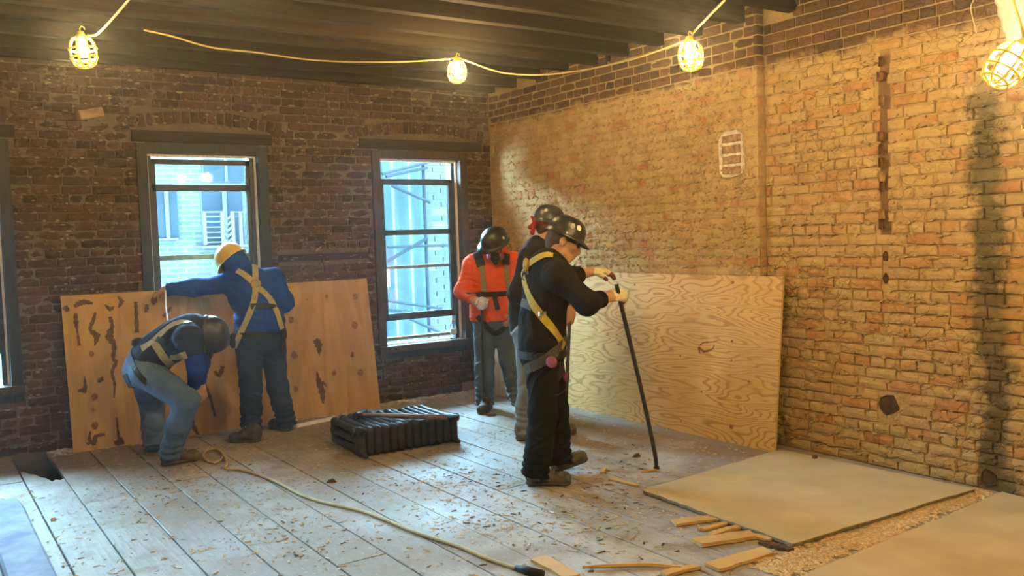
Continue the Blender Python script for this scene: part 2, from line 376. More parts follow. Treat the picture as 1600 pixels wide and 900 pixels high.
def brick_wall(parent, bricks, frame, mat, depth, rng, variants, occl, proud=(.0, .010), rough=1.0, limit=300, tilt=.012):
    """frame(u, z, n) -> world; the largest in view become objects, the others one joined part"""
    scored = []
    for bk in bricks:
        s0, s1, za, zb = bk; q = [proj(frame(u, z, 0)) for u, z in ((s0, za), (s1, za), (s1, zb), (s0, zb))]
        cx = sum(p[0] for p in q)/4; cy = sum(p[1] for p in q)/4
        area = .5*abs(sum(q[i][0]*q[(i+1) % 4][1]-q[(i+1) % 4][0]*q[i][1] for i in range(4)))
        ok = min(p[2] for p in q) > .3 and 4 < cx < 1596 and 4 < cy < 896 and not any(a < cx < c and b_ < cy < d for a, b_, c, d in occl)
        scored.append((area if ok else -1, bk))
    scored.sort(key=lambda t: -t[0]); jo = MB()
    for i, (sc, (s0, s1, za, zb)) in enumerate(scored):
        pr = rng.uniform(*proud); tl = rng.uniform(-tilt, tilt); cu, cz = (s0+s1)/2, (za+zb)/2; lu, lz = s1-s0, zb-za
        if i < limit and sc > 0:
            me = variants[rng.randrange(len(variants))]
            o = bpy.data.objects.new('brick', me); COL.objects.link(o); o.parent = parent
            c0 = np.array(frame(cu, cz, pr)); eu = (np.array(frame(cu+1, cz, pr))-c0)*lu; en = (np.array(frame(cu, cz, pr+1))-c0)*depth; ez = np.array([0, 0, lz])
            fl = -1 if rng.random() < .5 else 1
            X = fl*(eu+ez*tl*lu/lz); Z = fl*(ez-eu*tl*lz/lu)
            o.matrix_world = Matrix(((X[0], Z[0], en[0], c0[0]), (X[1], Z[1], en[1], c0[1]), (X[2], Z[2], en[2], c0[2]), (0, 0, 0, 1)))
        else:
            v, f = brick_shape(rng, rough)
            jo.add([frame(cu+p[0]*lu-tl*p[1]*lz, cz+p[1]*lz+tl*p[0]*lu, pr+p[2]*depth) for p in v], f)
    if jo.v:
        o = jo.build('brick_field', mat, parent); o['kind'] = 'stuff'
def variants(n, rng, mat, rough, name):
    out = []
    for i in range(n):
        me = mesh(name, *brick_shape(rng, rough)); me.materials.append(mat); out.append(me)
    return out

# ---- back wall with three window openings
WIN = [(-.40, .69), (1.59, 2.65), (3.65, 4.67)]; WZ0, WZ1 = .42, 2.37
def slab_with_openings(us, zs, holes, y0, y1):
    mb = MB()
    for i in range(len(us)-1):
        for j in range(len(zs)-1):
            cu, cz = (us[i]+us[i+1])/2, (zs[j]+zs[j+1])/2
            if any(a < cu < b and c < cz < d for a, b, c, d in holes): continue
            mb.box((us[i], y0, zs[j]), (us[i+1], y1, zs[j+1]))
    return mb
holes = [(a, b, WZ0, WZ1) for a, b in WIN]
us = sorted({XL-.3, XN+.3, *[k for w_ in WIN for k in w_]})
wall_back = struct(slab_with_openings(us, [-.3, WZ0, WZ1, ZC+.25], holes, YB+.017, YB+.36).build('wall_back', M_MOB))
fb = lambda u, z, n: (u, YB-n, z)
LINT = [(WIN[0][0]-.03, WIN[0][1]+.05), (1.56, 2.70), (3.53, 4.86)]
def arch_of(a, b):   # relieving arch above a lintel: centre, half width, rise
    return (a+b)/2, (b-a)/2+.10
ARCH = [arch_of(*l) for l in LINT]
def arch_z(k, u):
    c, hw = ARCH[k]; return 2.475+.075*(1-((u-c)/hw)**2)
def in_arch(u, z):
    for k, (c, hw) in enumerate(ARCH):
        if abs(u-c) < hw-.03 and z > 2.46 and arch_z(k, u)-.02 < z < arch_z(k, u)+.115: return True
    return abs(u-1.27) < .10 and abs(z-2.575) < .045
op = holes+[(a, b, 2.385, 2.475) for a, b in LINT]+[(4.72, 4.95, 1.62, 1.69), (2.72, 3.58, 1.37, 1.43)]
rb = random.Random(11)
bb = lay(XL, XF, .0, ZC, op, rb, skip=in_arch)
occl_b = [(100, 450, 592, 720), (0, 0, 1600, 84), (700, 360, 800, 640)]
vb = variants(14, rb, M_BRB, 1.8, 'brick')
brick_wall(wall_back, bb, fb, M_BRB, .05, rb, vb, occl_b, (-.007, .012), 1.8, 300, .02)
for k, (c, hw) in enumerate(ARCH):        # rowlock bricks standing on end
    n = int(2*hw/.068)
    for i in range(n):
        u = c-hw+(i+.5)*2*hw/n
        if u > XF-.04: continue
        o = bpy.data.objects.new('brick', vb[rb.randrange(14)]); COL.objects.link(o); o.parent = wall_back
        a = math.atan2(-.2*(u-c)/hw, hw)+rb.uniform(-.03, .03); ca, sa = math.cos(a), math.sin(a); hgt = .105*rb.uniform(.85, 1.05)
        ux = np.array([-sa, 0, ca])*hgt; zx = np.array([-ca, 0, -sa])*.056
        en = np.array([0, -.05, 0]); p = (u, YB-rb.uniform(-.004, .01), arch_z(k, u)+.045)
        o.matrix_world = Matrix(((ux[0], zx[0], en[0], p[0]), (ux[1], zx[1], en[1], p[1]), (ux[2], zx[2], en[2], p[2]), (0, 0, 0, 1)))
for a, b in LINT:
    MB().box((a, YB-.006, 2.385), (b, YB+.10, 2.475)).build('lintel', M_LINTEL, wall_back)
MB().box((4.72, YB-.004, 1.62), (4.95, YB+.05, 1.69)).build('nailing_strip', M_LINTEL, wall_back)
MB().box((2.72, YB+.002, 1.37), (3.58, YB+.05, 1.43)).build('nailing_strip', M_LINTEL, wall_back)
M_LOOSE = simple('dusty_pale_brick', (.26, .15, .075), (.40, .26, .14), 14, .9, .5)
lb = MB(); lb.add([(p[0]*.19, -p[2]*.10-.0, p[1]*.072) for p in brick_shape(rb, .9)[0]], [q[::-1] for q in brick_shape(random.Random(1))[1]])
lo = lb.build('brick', M_LOOSE, wall_back); lo.matrix_world = Matrix.Translation((1.275, YB-.075, 2.585)) @ Matrix.Rotation(-.22, 4, 'Y') @ Matrix.Rotation(.25, 4, 'Z')
lo['label'] = 'pale loose brick jutting out of the wall at a tilt'

# ---- right wall: far part stands 8 cm proud of the near part
rr = random.Random(23)
mbw = MB().box((XF+.010, YBREAK+.004, -.3), (XN+.30, YB+.36, ZC+.25))
wall_far = struct(mbw.build('wall_right', M_MOR))
ff = lambda u, z, n: (XF-n, u, z)
vr = variants(16, rr, M_BRR, 1.1, 'brick')
PATCH = (4.33, 4.55, 1.91, 2.23)
cut_f = [PATCH]
for k, (y0, y1, zt) in enumerate([(6.86, 7.62, 2.98), (6.25, 6.86, 3.10)]): cut_f.append((y0, y1, zt, 3.6))
bf = lay(YBREAK+.005, YB, .0, ZC, cut_f, rr, skip=lambda u, z: rr.random() < .006)
brick_wall(wall_far, bf, ff, M_BRR, .045, rr, vr, [(885, 425, 1212, 705), (790, 320, 930, 640), (0, 0, 783, 900)], (.000, .008), 1.1)
for k in range(44):      # toothed return of the far part
    z = k*.07; MB().add([(XF-.0+p[0]*0+(.5+p[0])*.074-.002, YBREAK-.008-p[2]*.03, z+.035+p[1]*.059) for p in brick_shape(rr, 1.3)[0]], [q[::-1] for q in brick_shape(random.Random(2))[1]]).build('brick', M_BRR, wall_far)
wall_near = struct(MB().box((XN+.018, YF, -.3), (XN+.30, YBREAK+.003, ZC+.25)).build('wall_right', M_MOR))
fn = lambda u, z, n: (XN-n, u, z)
cut_n = [(3.262, 3.305, 1.50, 2.60), (3.20, 3.34, .33, .47), (3.262, 3.30, 1.165, 1.225), (3.262, 3.298, 1.30, 1.365), (3.95, 4.21, 2.93, 3.3), (2.60, 2.70, .0, .13)]
bn = lay(.3, YBREAK-.002, .0, ZC, cut_n, rr, skip=lambda u, z: rr.random() < .005)
brick_wall(wall_near, bn, fn, M_BRR, .048, rr, vr, [], (.000, .009), 1.1)
M_DARKHOLE = simple('dark_brick_core', (.11, .055, .03), (.26, .12, .055), 20, .95, .6)
for k in range(14):      # broken brick ends inside the chase
    z = 1.52+k*.077+rr.uniform(-.012, .012); s = rr.uniform(.010, .030)
    if rr.random() < .2: continue
    MB().add([(XN+.002-p[2]*-.03, 3.285+p[0]*s*1.6+rr.uniform(-.004, .004), z+p[1]*.058) for p in brick_shape(rr, 1.6)[0]], brick_shape(random.Random(3))[1]).build('brick', M_DARKHOLE if rr.random() < .5 else M_BRR, wall_near)
M_HOLESHADE = simple('hole_shade', (.035, .022, .012), (.10, .060, .032), 25, .95, .3)  # dark colour stands in for the shade inside these shallow holes
for (u, z, a, b) in [(3.27, .400, .075, .070), (3.28, 1.33, .020, .035), (3.28, 1.195, .022, .034), (2.65, .065, .05, .06)]:
    rg = [(u+a*math.cos(t)*rr.uniform(.7, 1.1), z+b*math.sin(t)*rr.uniform(.7, 1.1)) for t in [2*math.pi*k/9 for k in range(9)]]
    hv = [fn(y, w_, -.010) for y, w_ in rg]+[fn(u+(y-u)*.8, z+(w_-z)*.8, -.0165) for y, w_ in rg]+[fn(y, w_, -.03) for y, w_ in rg]
    link('socket_hole', mesh('socket_hole', hv, [(k, (k+1) % 9, 9+(k+1) % 9, 9+k) for k in range(9)]+[tuple(9+k for k in range(9))]+[((k+1) % 9, k, 18+k, 18+(k+1) % 9) for k in range(9)]), M_HOLESHADE, wall_near)
# exposed patch with white plaster edge
M_WHITEPL = simple('white_plaster_crumbs', (.50, .42, .33), (.80, .74, .64), 40, .95, .9)
M_PATCHBR = simple('pinkish_brick', (.20, .10, .06), (.46, .30, .20), 30, .95, .6)
pa = MB(); ys, zs_ = (PATCH[0]+PATCH[1])/2, (PATCH[2]+PATCH[3])/2
ring = [(ys+.115*math.copysign(abs(math.cos(t))**.5, math.cos(t))*R.uniform(.93, 1.05), zs_+.165*math.copysign(abs(math.sin(t))**.5, math.sin(t))*R.uniform(.96, 1.04)) for t in [2*math.pi*k/28 for k in range(28)]]
pv = [(XF-.012, y, z) for y, z in ring]+[(XF+.008, ys+(y-ys)*.86, zs_+(z-zs_)*.90) for y, z in ring]+[(XF+.006, ys, zs_)]+[(XF+.02, y, z) for y, z in ring]
pf = [(k, (k+1) % 28, 28+(k+1) % 28, 28+k) for k in range(28)]+[(28+k, 28+(k+1) % 28, 56) for k in range(28)]+[((k+1) % 28, k, 57+k, 57+(k+1) % 28) for k in range(28)]
pe = mesh('plaster_patch', pv, pf); pp = link('plaster_patch', pe, M_WHITEPL, wall_far)
for k in range(4):
    v, f = brick_shape(rr, 2); z = PATCH[2]+.045+k*.075
    MB().add([(XF+.006-p[2]*-.012, ys+p[0]*.165+rr.uniform(-.004, .004), z+p[1]*.052) for p in v], f).build('brick', M_PATCHBR, wall_far)
# ---- crumbs and smears of old mortar stuck on the bricks
M_CRUMB = simple('pale_mortar_crumb', (.13, .10, .07), (.30, .235, .16), 8, .95, .5); M_SMEAR = mat_right('mortar_smear', True)
def smears(parent, frame, u0, u1, z0, z1, n, mat, rng, open_, smin, smax, base, course=.07):
    mb = MB()
    for _ in range(n):
        u, z = rng.uniform(u0, u1), rng.uniform(z0, z1)
        if rng.random() < .65: z = round(z/course)*course+rng.gauss(0, .006)
        if any(a-.01 < u < b+.01 and c-.01 < z < d+.01 for a, b, c, d in open_): continue
        s_ = rng.uniform(smin, smax); l = s_*rng.uniform(1, 3.2); h = rng.uniform(.004, .011)+base; m_ = 7; ph = rng.random()*6
        ring_ = [(u+l*math.cos(2*math.pi*k/m_+ph)*rng.uniform(.6, 1.1), z+s_*math.sin(2*math.pi*k/m_+ph)*rng.uniform(.6, 1.1)) for k in range(m_)]
        v = [frame(a, b, -.018) for a, b in ring_]+[frame(u+(a-u)*.7, z+(b-z)*.7, h*rng.uniform(.6, 1)) for a, b in ring_]
        mb.add(v, [(k, (k+1) % m_, m_+(k+1) % m_, m_+k) for k in range(m_)]+[tuple(m_+k for k in range(m_))])
    o = mb.build('mortar_smear', mat, parent); o['kind'] = 'stuff'
rs = random.Random(77)
smears(wall_back, fb, .4, XF, .02, 2.95, 2600, M_CRUMB, rs, holes+[(a, b, 2.385, 2.475) for a, b in LINT], .004, .013, 0)
smears(wall_far, ff, YBREAK+.03, YB-.02, .02, 2.62, 3600, M_SMEAR, rs, [PATCH], .006, .022, .001)
smears(wall_near, fn, 1.5, YBREAK-.03, .02, 2.62, 1700, M_SMEAR, rs, [(3.24, 3.33, 1.45, 2.65), (3.16, 3.38, .30, .50), (3.24, 3.33, 1.15, 1.4), (2.58, 2.72, 0, .15)], .005, .016, .001)
# ---- other walls (out of view), with front windows behind the camera
struct(MB().box((XL-.3, YF-.3, -.3), (XL, YB+.3, ZC+.25)).build('wall_left', M_PLAIN))
FW = []
def slab_front():
    mb = MB(); u_ = sorted({XL-.3, XN+.3, *[k for w_ in FW for k in w_]}); z_ = [-.3, .6, 2.4, ZC+.25]
    for i in range(len(u_)-1):
        for j in range(3):
            cu = (u_[i]+u_[i+1])/2
            if j == 1 and any(a < cu < b for a, b in FW): continue
            mb.box((u_[i], YF-.3, z_[j]), (u_[i+1], YF, z_[j+1]))
    return mb
struct(slab_front().build('wall_front', M_PLAIN))

# ================================================================ floor boards
floor = struct(MB().box((XL-.3, YF-.3, -.42), (XN+.3, YB+.36, -.30)).build('floor', simple('dark_subfloor', (.02, .017, .014), (.05, .04, .03), 6)))
rf = random.Random(5)
edges = [.58, .81, 1.085, 1.36, 1.61, 1.87, 2.13, 2.38, 2.63, 2.89, 3.14, 3.40, 3.64, 3.90, 4.15, 4.40, 4.66, 4.90, 5.05]
while edges[0] > XL: edges.insert(0, edges[0]-rf.uniform(.23, .27))
hole_x = (.60, .81)
for i in range(len(edges)-1):
    x0, x1 = edges[i]+.004, edges[i+1]-.004
    y = YF
    cuts = [YF]
    while y < YB: y += rf.uniform(2.2, 4.2); cuts.append(min(y, YB-.004))
    if cuts[-1]-cuts[-2] < .5: cuts.pop(-2)
    for k in range(len(cuts)-1):
        a, b = cuts[k]+.0025, cuts[k+1]-.0025; dz = rf.uniform(-.004, .0)
        g = rf.uniform(-.003, .003)
        jag = None
        if abs(x0-.584) < .02 and b > 6.9:      # the broken board that leaves the hole by the wall
            n = 9; tops = [(x0+(x1-x0)*t/n, 6.62+.62*max(0, .62-t/n)**.7+(.02 if t % 2 else -.02)) for t in range(n+1)]
            v = [(x0, a, dz), (x1, a, dz)]+[(px, py, dz) for px, py in reversed(tops)]
            v2 = [(p[0], p[1], -.030) for p in v]; m = len(v)
            me = mesh('floor_board', v+v2, [tuple(range(m)), tuple(range(2*m-1, m-1, -1))]+[((j+1) % m, j, m+j, m+(j+1) % m) for j in range(m)])
            link('floor_board', me, M_FLOOR, floor); continue
        mb = MB(); c = .003
        v = [(x0, a, -.032), (x1, a, -.032), (x1, b, -.032), (x0, b, -.032), (x0, a, dz-c), (x1, a, dz-c), (x1, b, dz-c), (x0, b, dz-c),
             (x0+c, a+c, dz), (x1-c, a+c, dz+g), (x1-c, b-c, dz+g*.5), (x0+c, b-c, dz)]
        mb.add(v, [(3, 2, 1, 0), (0, 1, 5, 4), (1, 2, 6, 5), (2, 3, 7, 6), (3, 0, 4, 7), (4, 5, 9, 8), (5, 6, 10, 9), (6, 7, 11, 10), (7, 4, 8, 11), (8, 9, 10, 11)])
        mb.build('floor_board', M_FLOOR, floor)
# ================================================================ ceiling: deck boards on joists that run into the right wall
ceil = struct(MB().box((XL-.3, YF-.3, ZC+.03), (XN+.3, YB+.36, ZC+.25)).build('ceiling', M_DECK))
x = XL
while x < XN+.1:
    wd = rf.uniform(.14, .19); MB().box((x+.002, YF, ZC+rf.uniform(0, .006)), (x+wd-.002, YB+.02, ZC+.04)).build('ceiling_board', M_DECK, ceil); x += wd
y = YB-.07; k = 0
while y > YF:
    jit = rf.uniform(-.02, .02); zb = 2.975+rf.uniform(-.012, .012) if k else 2.965
    mb = MB(); n = 10; wd = .075
    for i in range(n+1):
        xx = XL+(XN+.05-XL)*i/n; dy = rf.uniform(-.004, .004); dz = rf.uniform(-.005, .005)
        for (p, q) in ((-wd/2, zb+dz), (wd/2, zb+dz), (wd/2, ZC), (-wd/2, ZC)): mb.v.append((xx, y+jit+p+dy, q))
    for i in range(n):
        for q in range(4): mb.f.append((i*4+(q+1) % 4, i*4+q, (i+1)*4+q, (i+1)*4+(q+1) % 4))
    mb.f += [(0, 1, 2, 3), (n*4+3, n*4+2, n*4+1, n*4)]
    mb.build('joist', M_JOIST, ceil); y -= .40; k += 1

# ================================================================ windows
def portal(name, c, sx, sz, facing):
    l = bpy.data.lights.new(name, 'AREA'); l.shape = 'RECTANGLE'; l.size = sx; l.size_y = sz; l.cycles.is_portal = True
    o = bpy.data.objects.new(name, l); COL.objects.link(o); o.location = c
    o.rotation_euler = (math.radians(-90), 0, 0) if facing < 0 else (math.radians(90), 0, 0); return o
def window(n, a, b, rails, dark, sash0, stop0, open_gap, topgap):
    """a..b masonry opening; rails: heights of horizontal rails"""
    w_ = empty('window_%d' % n, ((a+b)/2, YB, WZ0)); struct(w_)
    def bx(name, x0, y0, z0, x1, y1, z1, m):
        o = MB().box((x0-(a+b)/2, y0, z0-WZ0), (x1-(a+b)/2, y1, z1-WZ0)).build(name, m, w_); return o
    cas = dark
    bx('casing', a-.004, -.012, WZ0, a+.075, .20, WZ1, cas); bx('casing', b-.075, -.012, WZ0, b+.004, .20, WZ1, cas)
    bx('head_casing', a+.075, -.010, WZ1-.075, b-.075, .20, WZ1+.010, cas); bx('sill', a-.01, -.05, WZ0+.05, b+.01, .26, WZ0+.11, M_CASING)
    bx('apron', a, .004, WZ0-.02, b, .05, WZ0+.05, M_DARKWOOD)
    i0, i1 = a+.078, b-.078; zt = WZ1-.078; zs0 = WZ0+.112
    bx('stop', i0, .06, zs0, i0+.016, .085, zt, M_STOP); bx('stop', i1-.016, .06, zs0, i1, .085, zt, M_STOP); bx('stop', i0+.016, .06, zt-.016, i1-.016, .085, zt, M_STOP)
    j0, j1 = i0+.018, i1-.018
    bx('jamb', j0-.018, .088, zs0, j0+.028, .19, zt, M_SASH); bx('jamb', j1-.028, .088, zs0, j1+.018, .19, zt, M_SASH)
    # rails: list of (z, height, y offset, material)
    for z, hgt, yo, m in rails: bx('rail', j0+.03, yo, z-hgt/2, j1-.03, yo+.035, z+hgt/2, m)
    st = .030
    ztop, zbot = sash0
    for x0 in (j0+.030, j1-.030-st): bx('sash_stile', x0, .10, zbot, x0+st, .135, ztop, M_SASH)
    bx('pane', j0+.06, .116, zbot+.02, j1-.06, .119, ztop-.02, M_GLASS)
    bx('pane', j0+.03, .170, zs0+.03, j1-.03, .173, ztop, M_GLASS)
    portal('daylight_portal', ((a+b)/2, YB+.24, (WZ0+WZ1)/2+.03), b-a-.16, WZ1-WZ0-.2, -1)
    return w_
window(1, *WIN[0], [(2.2, .05, .10, M_SASH), (1.5, .05, .10, M_SASH), (.8, .06, .1, M_SASH)], M_DARKWOOD, (2.22, .78), 0, 0, 0)
w1 = window(2, *WIN[1], [(2.235, .040, .10, M_SASH), (2.020, .055, .10, M_SASH), (1.440, .040, .15, M_DUSTMETAL), (.66, .06, .10, M_SASH)], M_DARKWOOD, (2.25, .64), 0, 0, 0)
w2 = window(3, *WIN[2], [(2.085, .055, .10, M_SASH), (1.600, .050, .10, M_SASH), (1.265, .030, .15, M_DUSTMETAL), (.790, .065, .10, M_SASH), (.575, .03, .15, M_DUSTMETAL)], M_CASING, (2.11, .76), 0, 0, 0)
MB().box((-.40, .13, 1.858), (.36, .16, 1.874)).build('light_strip', simple('white_head_strip', (.75, .78, .8), (.85, .88, .9), 10, .5, 0), w1)
for a, b in FW: portal('daylight_portal', ((a+b)/2, YF-.2, 1.5), b-a-.05, 1.75, 1)
# ================================================================ the street outside
def mat_facade(name, c1, c2, mo, bw=.30, bh=.09):
    m, nt, b = mk(name, .9, .02); p = pos(nt); sp = nd(nt, 'ShaderNodeSeparateXYZ', None, _0=p)
    v = nd(nt, 'ShaderNodeCombineXYZ', None, _0=sp.outputs[0], _1=sp.outputs[2]).outputs[0]
    t = nd(nt, 'ShaderNodeTexBrick', {'offset': .5}, Vector=v, Color1=c1, Color2=c2, Mortar=mo, Scale=1.0, Mortar_Size=.016, Brick_Width=bw, Row_Height=bh)
    setc(nt, b, t.outputs[0]); return m
M_FAC = mat_facade('pale_facade_brick', (0.0138, 0.0166, 0.0166), (0.0108, 0.0132, 0.0139), (0.0210, 0.0248, 0.0248))
M_FACW = simple('pale_window_frame', (0.0155, 0.0183, 0.0183), (0.0165, 0.0193, 0.0193), 5, .7, 0, spec=.02)
M_FACG = simple('reflecting_far_glass', (0.0031, 0.0054, 0.0077), (0.0046, 0.0073, 0.0096), 1.5, .9, 0, spec=.02)
M_RAILW = simple('white_railing_paint', (0.0183, 0.0203, 0.0203), (0.0203, 0.0223, 0.0223), 5, .7, 0, spec=.02)
M_NET = simple('blue_scaffold_netting', (0.0055, 0.0104, 0.0148), (0.0073, 0.0128, 0.0173), 2, .9, .1, spec=.02)
M_POLE = simple('scaffold_steel', (0.0015, 0.0027, 0.0038), (0.0024, 0.0038, 0.0047), 6, .6, .1, spec=.02)
M_WB = simple('whitewashed_brick', (0.0073, 0.0091, 0.0102), (0.0106, 0.0125, 0.0131), 7, .9, .2, spec=.02)
M_WM = simple('white_pointing', (0.0155, 0.0174, 0.0174), (0.0174, 0.0193, 0.0193), 6, .9, .1, spec=.02)
FY = 16.0
def fpx(x, y, Y=FY): return PY(x, y, Y)
fac = empty('brick_facade', (4.5, FY, -3)); tag(fac, 'sunlit pale brick house front across the street seen through the windows', 'building')
loc = lambda p: (p[0]-4.5, p[1]-FY, p[2]+3)
def fbox(name, a, b, m, par=fac): return MB().box(loc(a), loc(b)).build(name, m, par)
def frect(name, x0, y0, x1, y1, m, out0, out1, par=fac):
    a = fpx(x0, y1); b = fpx(x1, y0); return fbox(name, (a[0], FY-out1, a[2]), (b[0], FY-out0, b[2]), m, par)
fbox('wall', (-6, FY, -4), (8.05, FY+.4, 4.3), M_FAC)
for (x0, y0, x1, y1) in [(238, 298, 275, 372), (318, 250, 378, 283), (318, 298, 376, 382), (318, 440, 376, 520)]:
    frect('window', x0-1.5, y0-1.5, x1+1.5, y1+1.5, M_FACW, .0, .04)
    frect('pane', x0, y0, x1, y1, M_FACG, .03, .06)
    frect('mullion', (x0+x1)/2+2, y0, (x0+x1)/2+4, y1, M_FACW, .05, .09)
frect('balcony', 303, 382, 388, 388, M_RAILW, .0, .55)
for y in (333, 340, 348, 356, 364, 372, 379):
    frect('railing_bar', 308, y-1.1, 334, y+1.1, M_RAILW, .50, .53); frect('railing_bar', 351, y-.7, 386, y+.7, M_RAILW, .50, .53) if y in (333, 340, 379) else None
for x in (307, 334, 350, 362, 374, 386): frect('railing_post', x-1, 332, x+1, 383, M_RAILW, .49, .54)
for y in (340, 349, 358, 367, 376):
    for s in (-1, 1):
        a = fpx(342, y+4); b = fpx(342+s*8, y-4); MB().bar(loc((a[0], FY-.515, a[2])), loc((b[0], FY-.515, b[2])), .03, .03).build('railing_bar', M_RAILW, fac)
frect('ledge', 236, 372, 276, 376, M_RAILW, 0, .12)
# whitewashed pier beside the scaffold, seen through the right window
PYY = 14.2
pier = empty('brick_pier', (8.9, PYY, -3)); tag(pier, 'whitewashed brick pier behind the scaffold beyond the right window', 'wall')
xa = PY(667, 400, PYY)[0]; xb = PY(720, 400, PYY)[0]+.6
pl = lambda p: (p[0]-8.9, p[1]-PYY, p[2]+3)
MB().box(pl((xa, PYY, -4)), pl((xb, PYY+.5, 4.2))).build('core', M_WM, pier)
ro = random.Random(3); z = -.9; k = 0
brk = mesh('brick', *[MB().box((-.5, -.5, -.5), (.5, .5, .5)).__dict__[q] for q in 'vf']); brk.materials.append(M_WB)
while z < 3.3:
    u = xa+.02-(.16 if k % 2 else 0)
    while u < xb-.05:
        a, b = max(u, xa+.02), min(u+.27, xb)
        if b-a > .06 and ro.random() < .93:
            o = bpy.data.objects.new('brick', brk); COL.objects.link(o); o.parent = pier
            c = pl(((a+b)/2, PYY-.012, z+.05)); o.location = c; o.scale = (b-a, .03, .085)
        u += .31
    z += .125; k += 1
# scaffold with blue netting
SY = 13.2
sc = empty('scaffold', (7.0, SY, -3)); tag(sc, 'steel pipe scaffold hung with blue netting outside the right window', 'scaffold')
sl = lambda p: (p[0]-7.0, p[1]-SY, p[2]+3)
def pole(p0, p1, r=.03, m=M_POLE): MB().tube([sl(p0), sl(p1)], r, 6).build('pole', m, sc)
xs0, xs1 = PY(597, 400, SY+.5)[0]-.5, PY(666, 400, SY+.5)[0]
nn = 24; nv = []; nf = []
for i in range(nn+1):
    for j in range(13):
        nv.append(sl((xs0+(xs1-xs0)*i/nn, SY+.5+.04*math.sin(i*1.3)+.02*math.sin(j*2+i), -3+j*.58)))
for i in range(nn):
    for j in range(12): nf.append((i*13+j, (i+1)*13+j, (i+1)*13+j+1, i*13+j+1))
ne = link('netting', mesh('netting', nv, nf, True), M_NET, sc); ne.modifiers.new('thickness', 'SOLIDIFY').thickness = .01
for px in (599, 617, 643, 667):
    x = PY(px, 400, SY)[0]; pole((x, SY, -3), (x, SY, 4.1), .022 if px in (617, 643) else .035, M_RAILW if px in (617, 643) else M_POLE)
for (x0, y0, x1, y1) in [(597, 272, 668, 254), (603, 276, 668, 262), (605, 386, 702, 383), (606, 470, 690, 482), (606, 484, 668, 492), (612, 290, 672, 316), (606, 408, 668, 372), (640, 498, 690, 520)]:
    pole(PY(x0, y0, SY-.1), PY(x1, y1, SY-.1), .028)
red = MB().box(sl((PY(603, 440, SY)[0], SY+.30, PY(603, 450, SY)[2])), sl((PY(622, 440, SY)[0], SY+.34, PY(603, 418, SY)[2]))); red.build('warning_sign', simple('faded_red_sheet', (.12, .05, .05), (.14, .065, .065), 4, .8, 0), sc)
struct(MB().box((-30, YB+.5, -7.2), (40, 40, -7)).build('street', simple('street_asphalt', (.06, .065, .07), (.09, .095, .1), 3)))
# ================================================================ sheets of plywood
def mat_ply(name, axis, base, dark, light, knots=True, freq=10.0, amt=.7, contrast=(.25, .8)):
    """axis: object axis the grain runs along (0 = x, 2 = z)"""
    m, nt, b = mk(name, .65, .3); co = obj_co(nt)
    st = (.42, 1, 2.4) if axis == 0 else (2.6, 1, .55)
    n = noise(nt, scaled(nt, co, st), 1.5, 3, .45, .3); fine = noise(nt, scaled(nt, co, (2, 1, 60) if axis == 0 else (60, 1, 2)), 2.2, 3); blot = noise(nt, co, 2.0, 4)
    band = mth(nt, 'FRACT', mth(nt, 'MULTIPLY', n, freq))
    line = mth(nt, 'MULTIPLY', mapr(nt, band, contrast[0], contrast[1]), mapr(nt, band, 1.0, .86))
    c = mixc(nt, mth(nt, 'MULTIPLY', line, amt), light, dark)
    c = mixc(nt, mapr(nt, blot, .4, .7, 0, .6), c, base)
    c = mixc(nt, mth(nt, 'MULTIPLY', mapr(nt, fine, .5, .7), .35), c, dark)
    if knots:
        vo = nd(nt, 'ShaderNodeTexVoronoi', None, Vector=scaled(nt, co, (1, .01, .75) if axis == 2 else (.75, .01, 1)), Scale=3.4, Randomness=.9)
        k = mapr(nt, mth(nt, 'ADD', vo.outputs['Distance'], mth(nt, 'MULTIPLY', mth(nt, 'SUBTRACT', fine, .5), .05)), .13, .07)
        pick = mapr(nt, nd(nt, 'ShaderNodeSeparateColor', None, _0=vo.outputs['Color']).outputs[0], .35, .4)
        c = mixc(nt, mth(nt, 'MULTIPLY', mth(nt, 'MULTIPLY', k, pick), .8), c, (.15, .06, .02))
    setc(nt, b, c); bump(nt, b, mth(nt, 'ADD', line, fine), .12, .002); return m
M_PLYL = mat_ply('amber_plywood', 2, (.42, .235, .066), (.27, .13, .035), (.51, .30, .090), True, 5.0, .35)
M_PLYR = mat_ply('grainy_pine_plywood', 0, (.60, .36, .11), (.36, .165, .038), (.72, .455, .165), True, 30.0, .75, (.5, .82))
M_PLYC = mat_ply('pale_plywood', 2, (.62, .46, .28), (.50, .32, .16), (.72, .56, .36), True, 6.0, .4)
M_PLYE = simple('plywood_edge', (.55, .36, .16), (.72, .52, .27), 30, .8, .1, stretch=(1, 1, 30))
M_GLUE = simple('dried_adhesive', (.085, .045, .025), (.16, .085, .04), 30, .7, .4)
def sheet(name, A, B, top_shift, H, th, mat, label, cat='plywood sheet'):
    """sheet standing on A-B, leaning so that its top edge is shifted by top_shift; origin at A; local x along A-B, z up the sheet, face at local y = 0"""
    A = np.array(A, float); B = np.array(B, float); ux = B-A; L = np.linalg.norm(ux); ux /= L
    n = np.array(top_shift, float); uz = np.array([n[0], n[1], 0.0]); k = np.linalg.norm(uz); uz[2] = math.sqrt(max(H*H-k*k, .01)); uz /= np.linalg.norm(uz)
    uy = np.cross(uz, ux)
    o = empty(name); o.matrix_world = Matrix(((ux[0], uy[0], uz[0], A[0]), (ux[1], uy[1], uz[1], A[1]), (ux[2], uy[2], uz[2], A[2]), (0, 0, 0, 1)))
    tag(o, label, cat)
    MB().box((0, 0, 0), (L, th*.25, H)).build('face_veneer', mat, o); MB().box((0, th*.25, 0), (L, th, H)).build('plies', M_PLYE, o)
    return o, L
A = G(115, 708); B = G(594, 637); A[1] = B[1] = 7.40
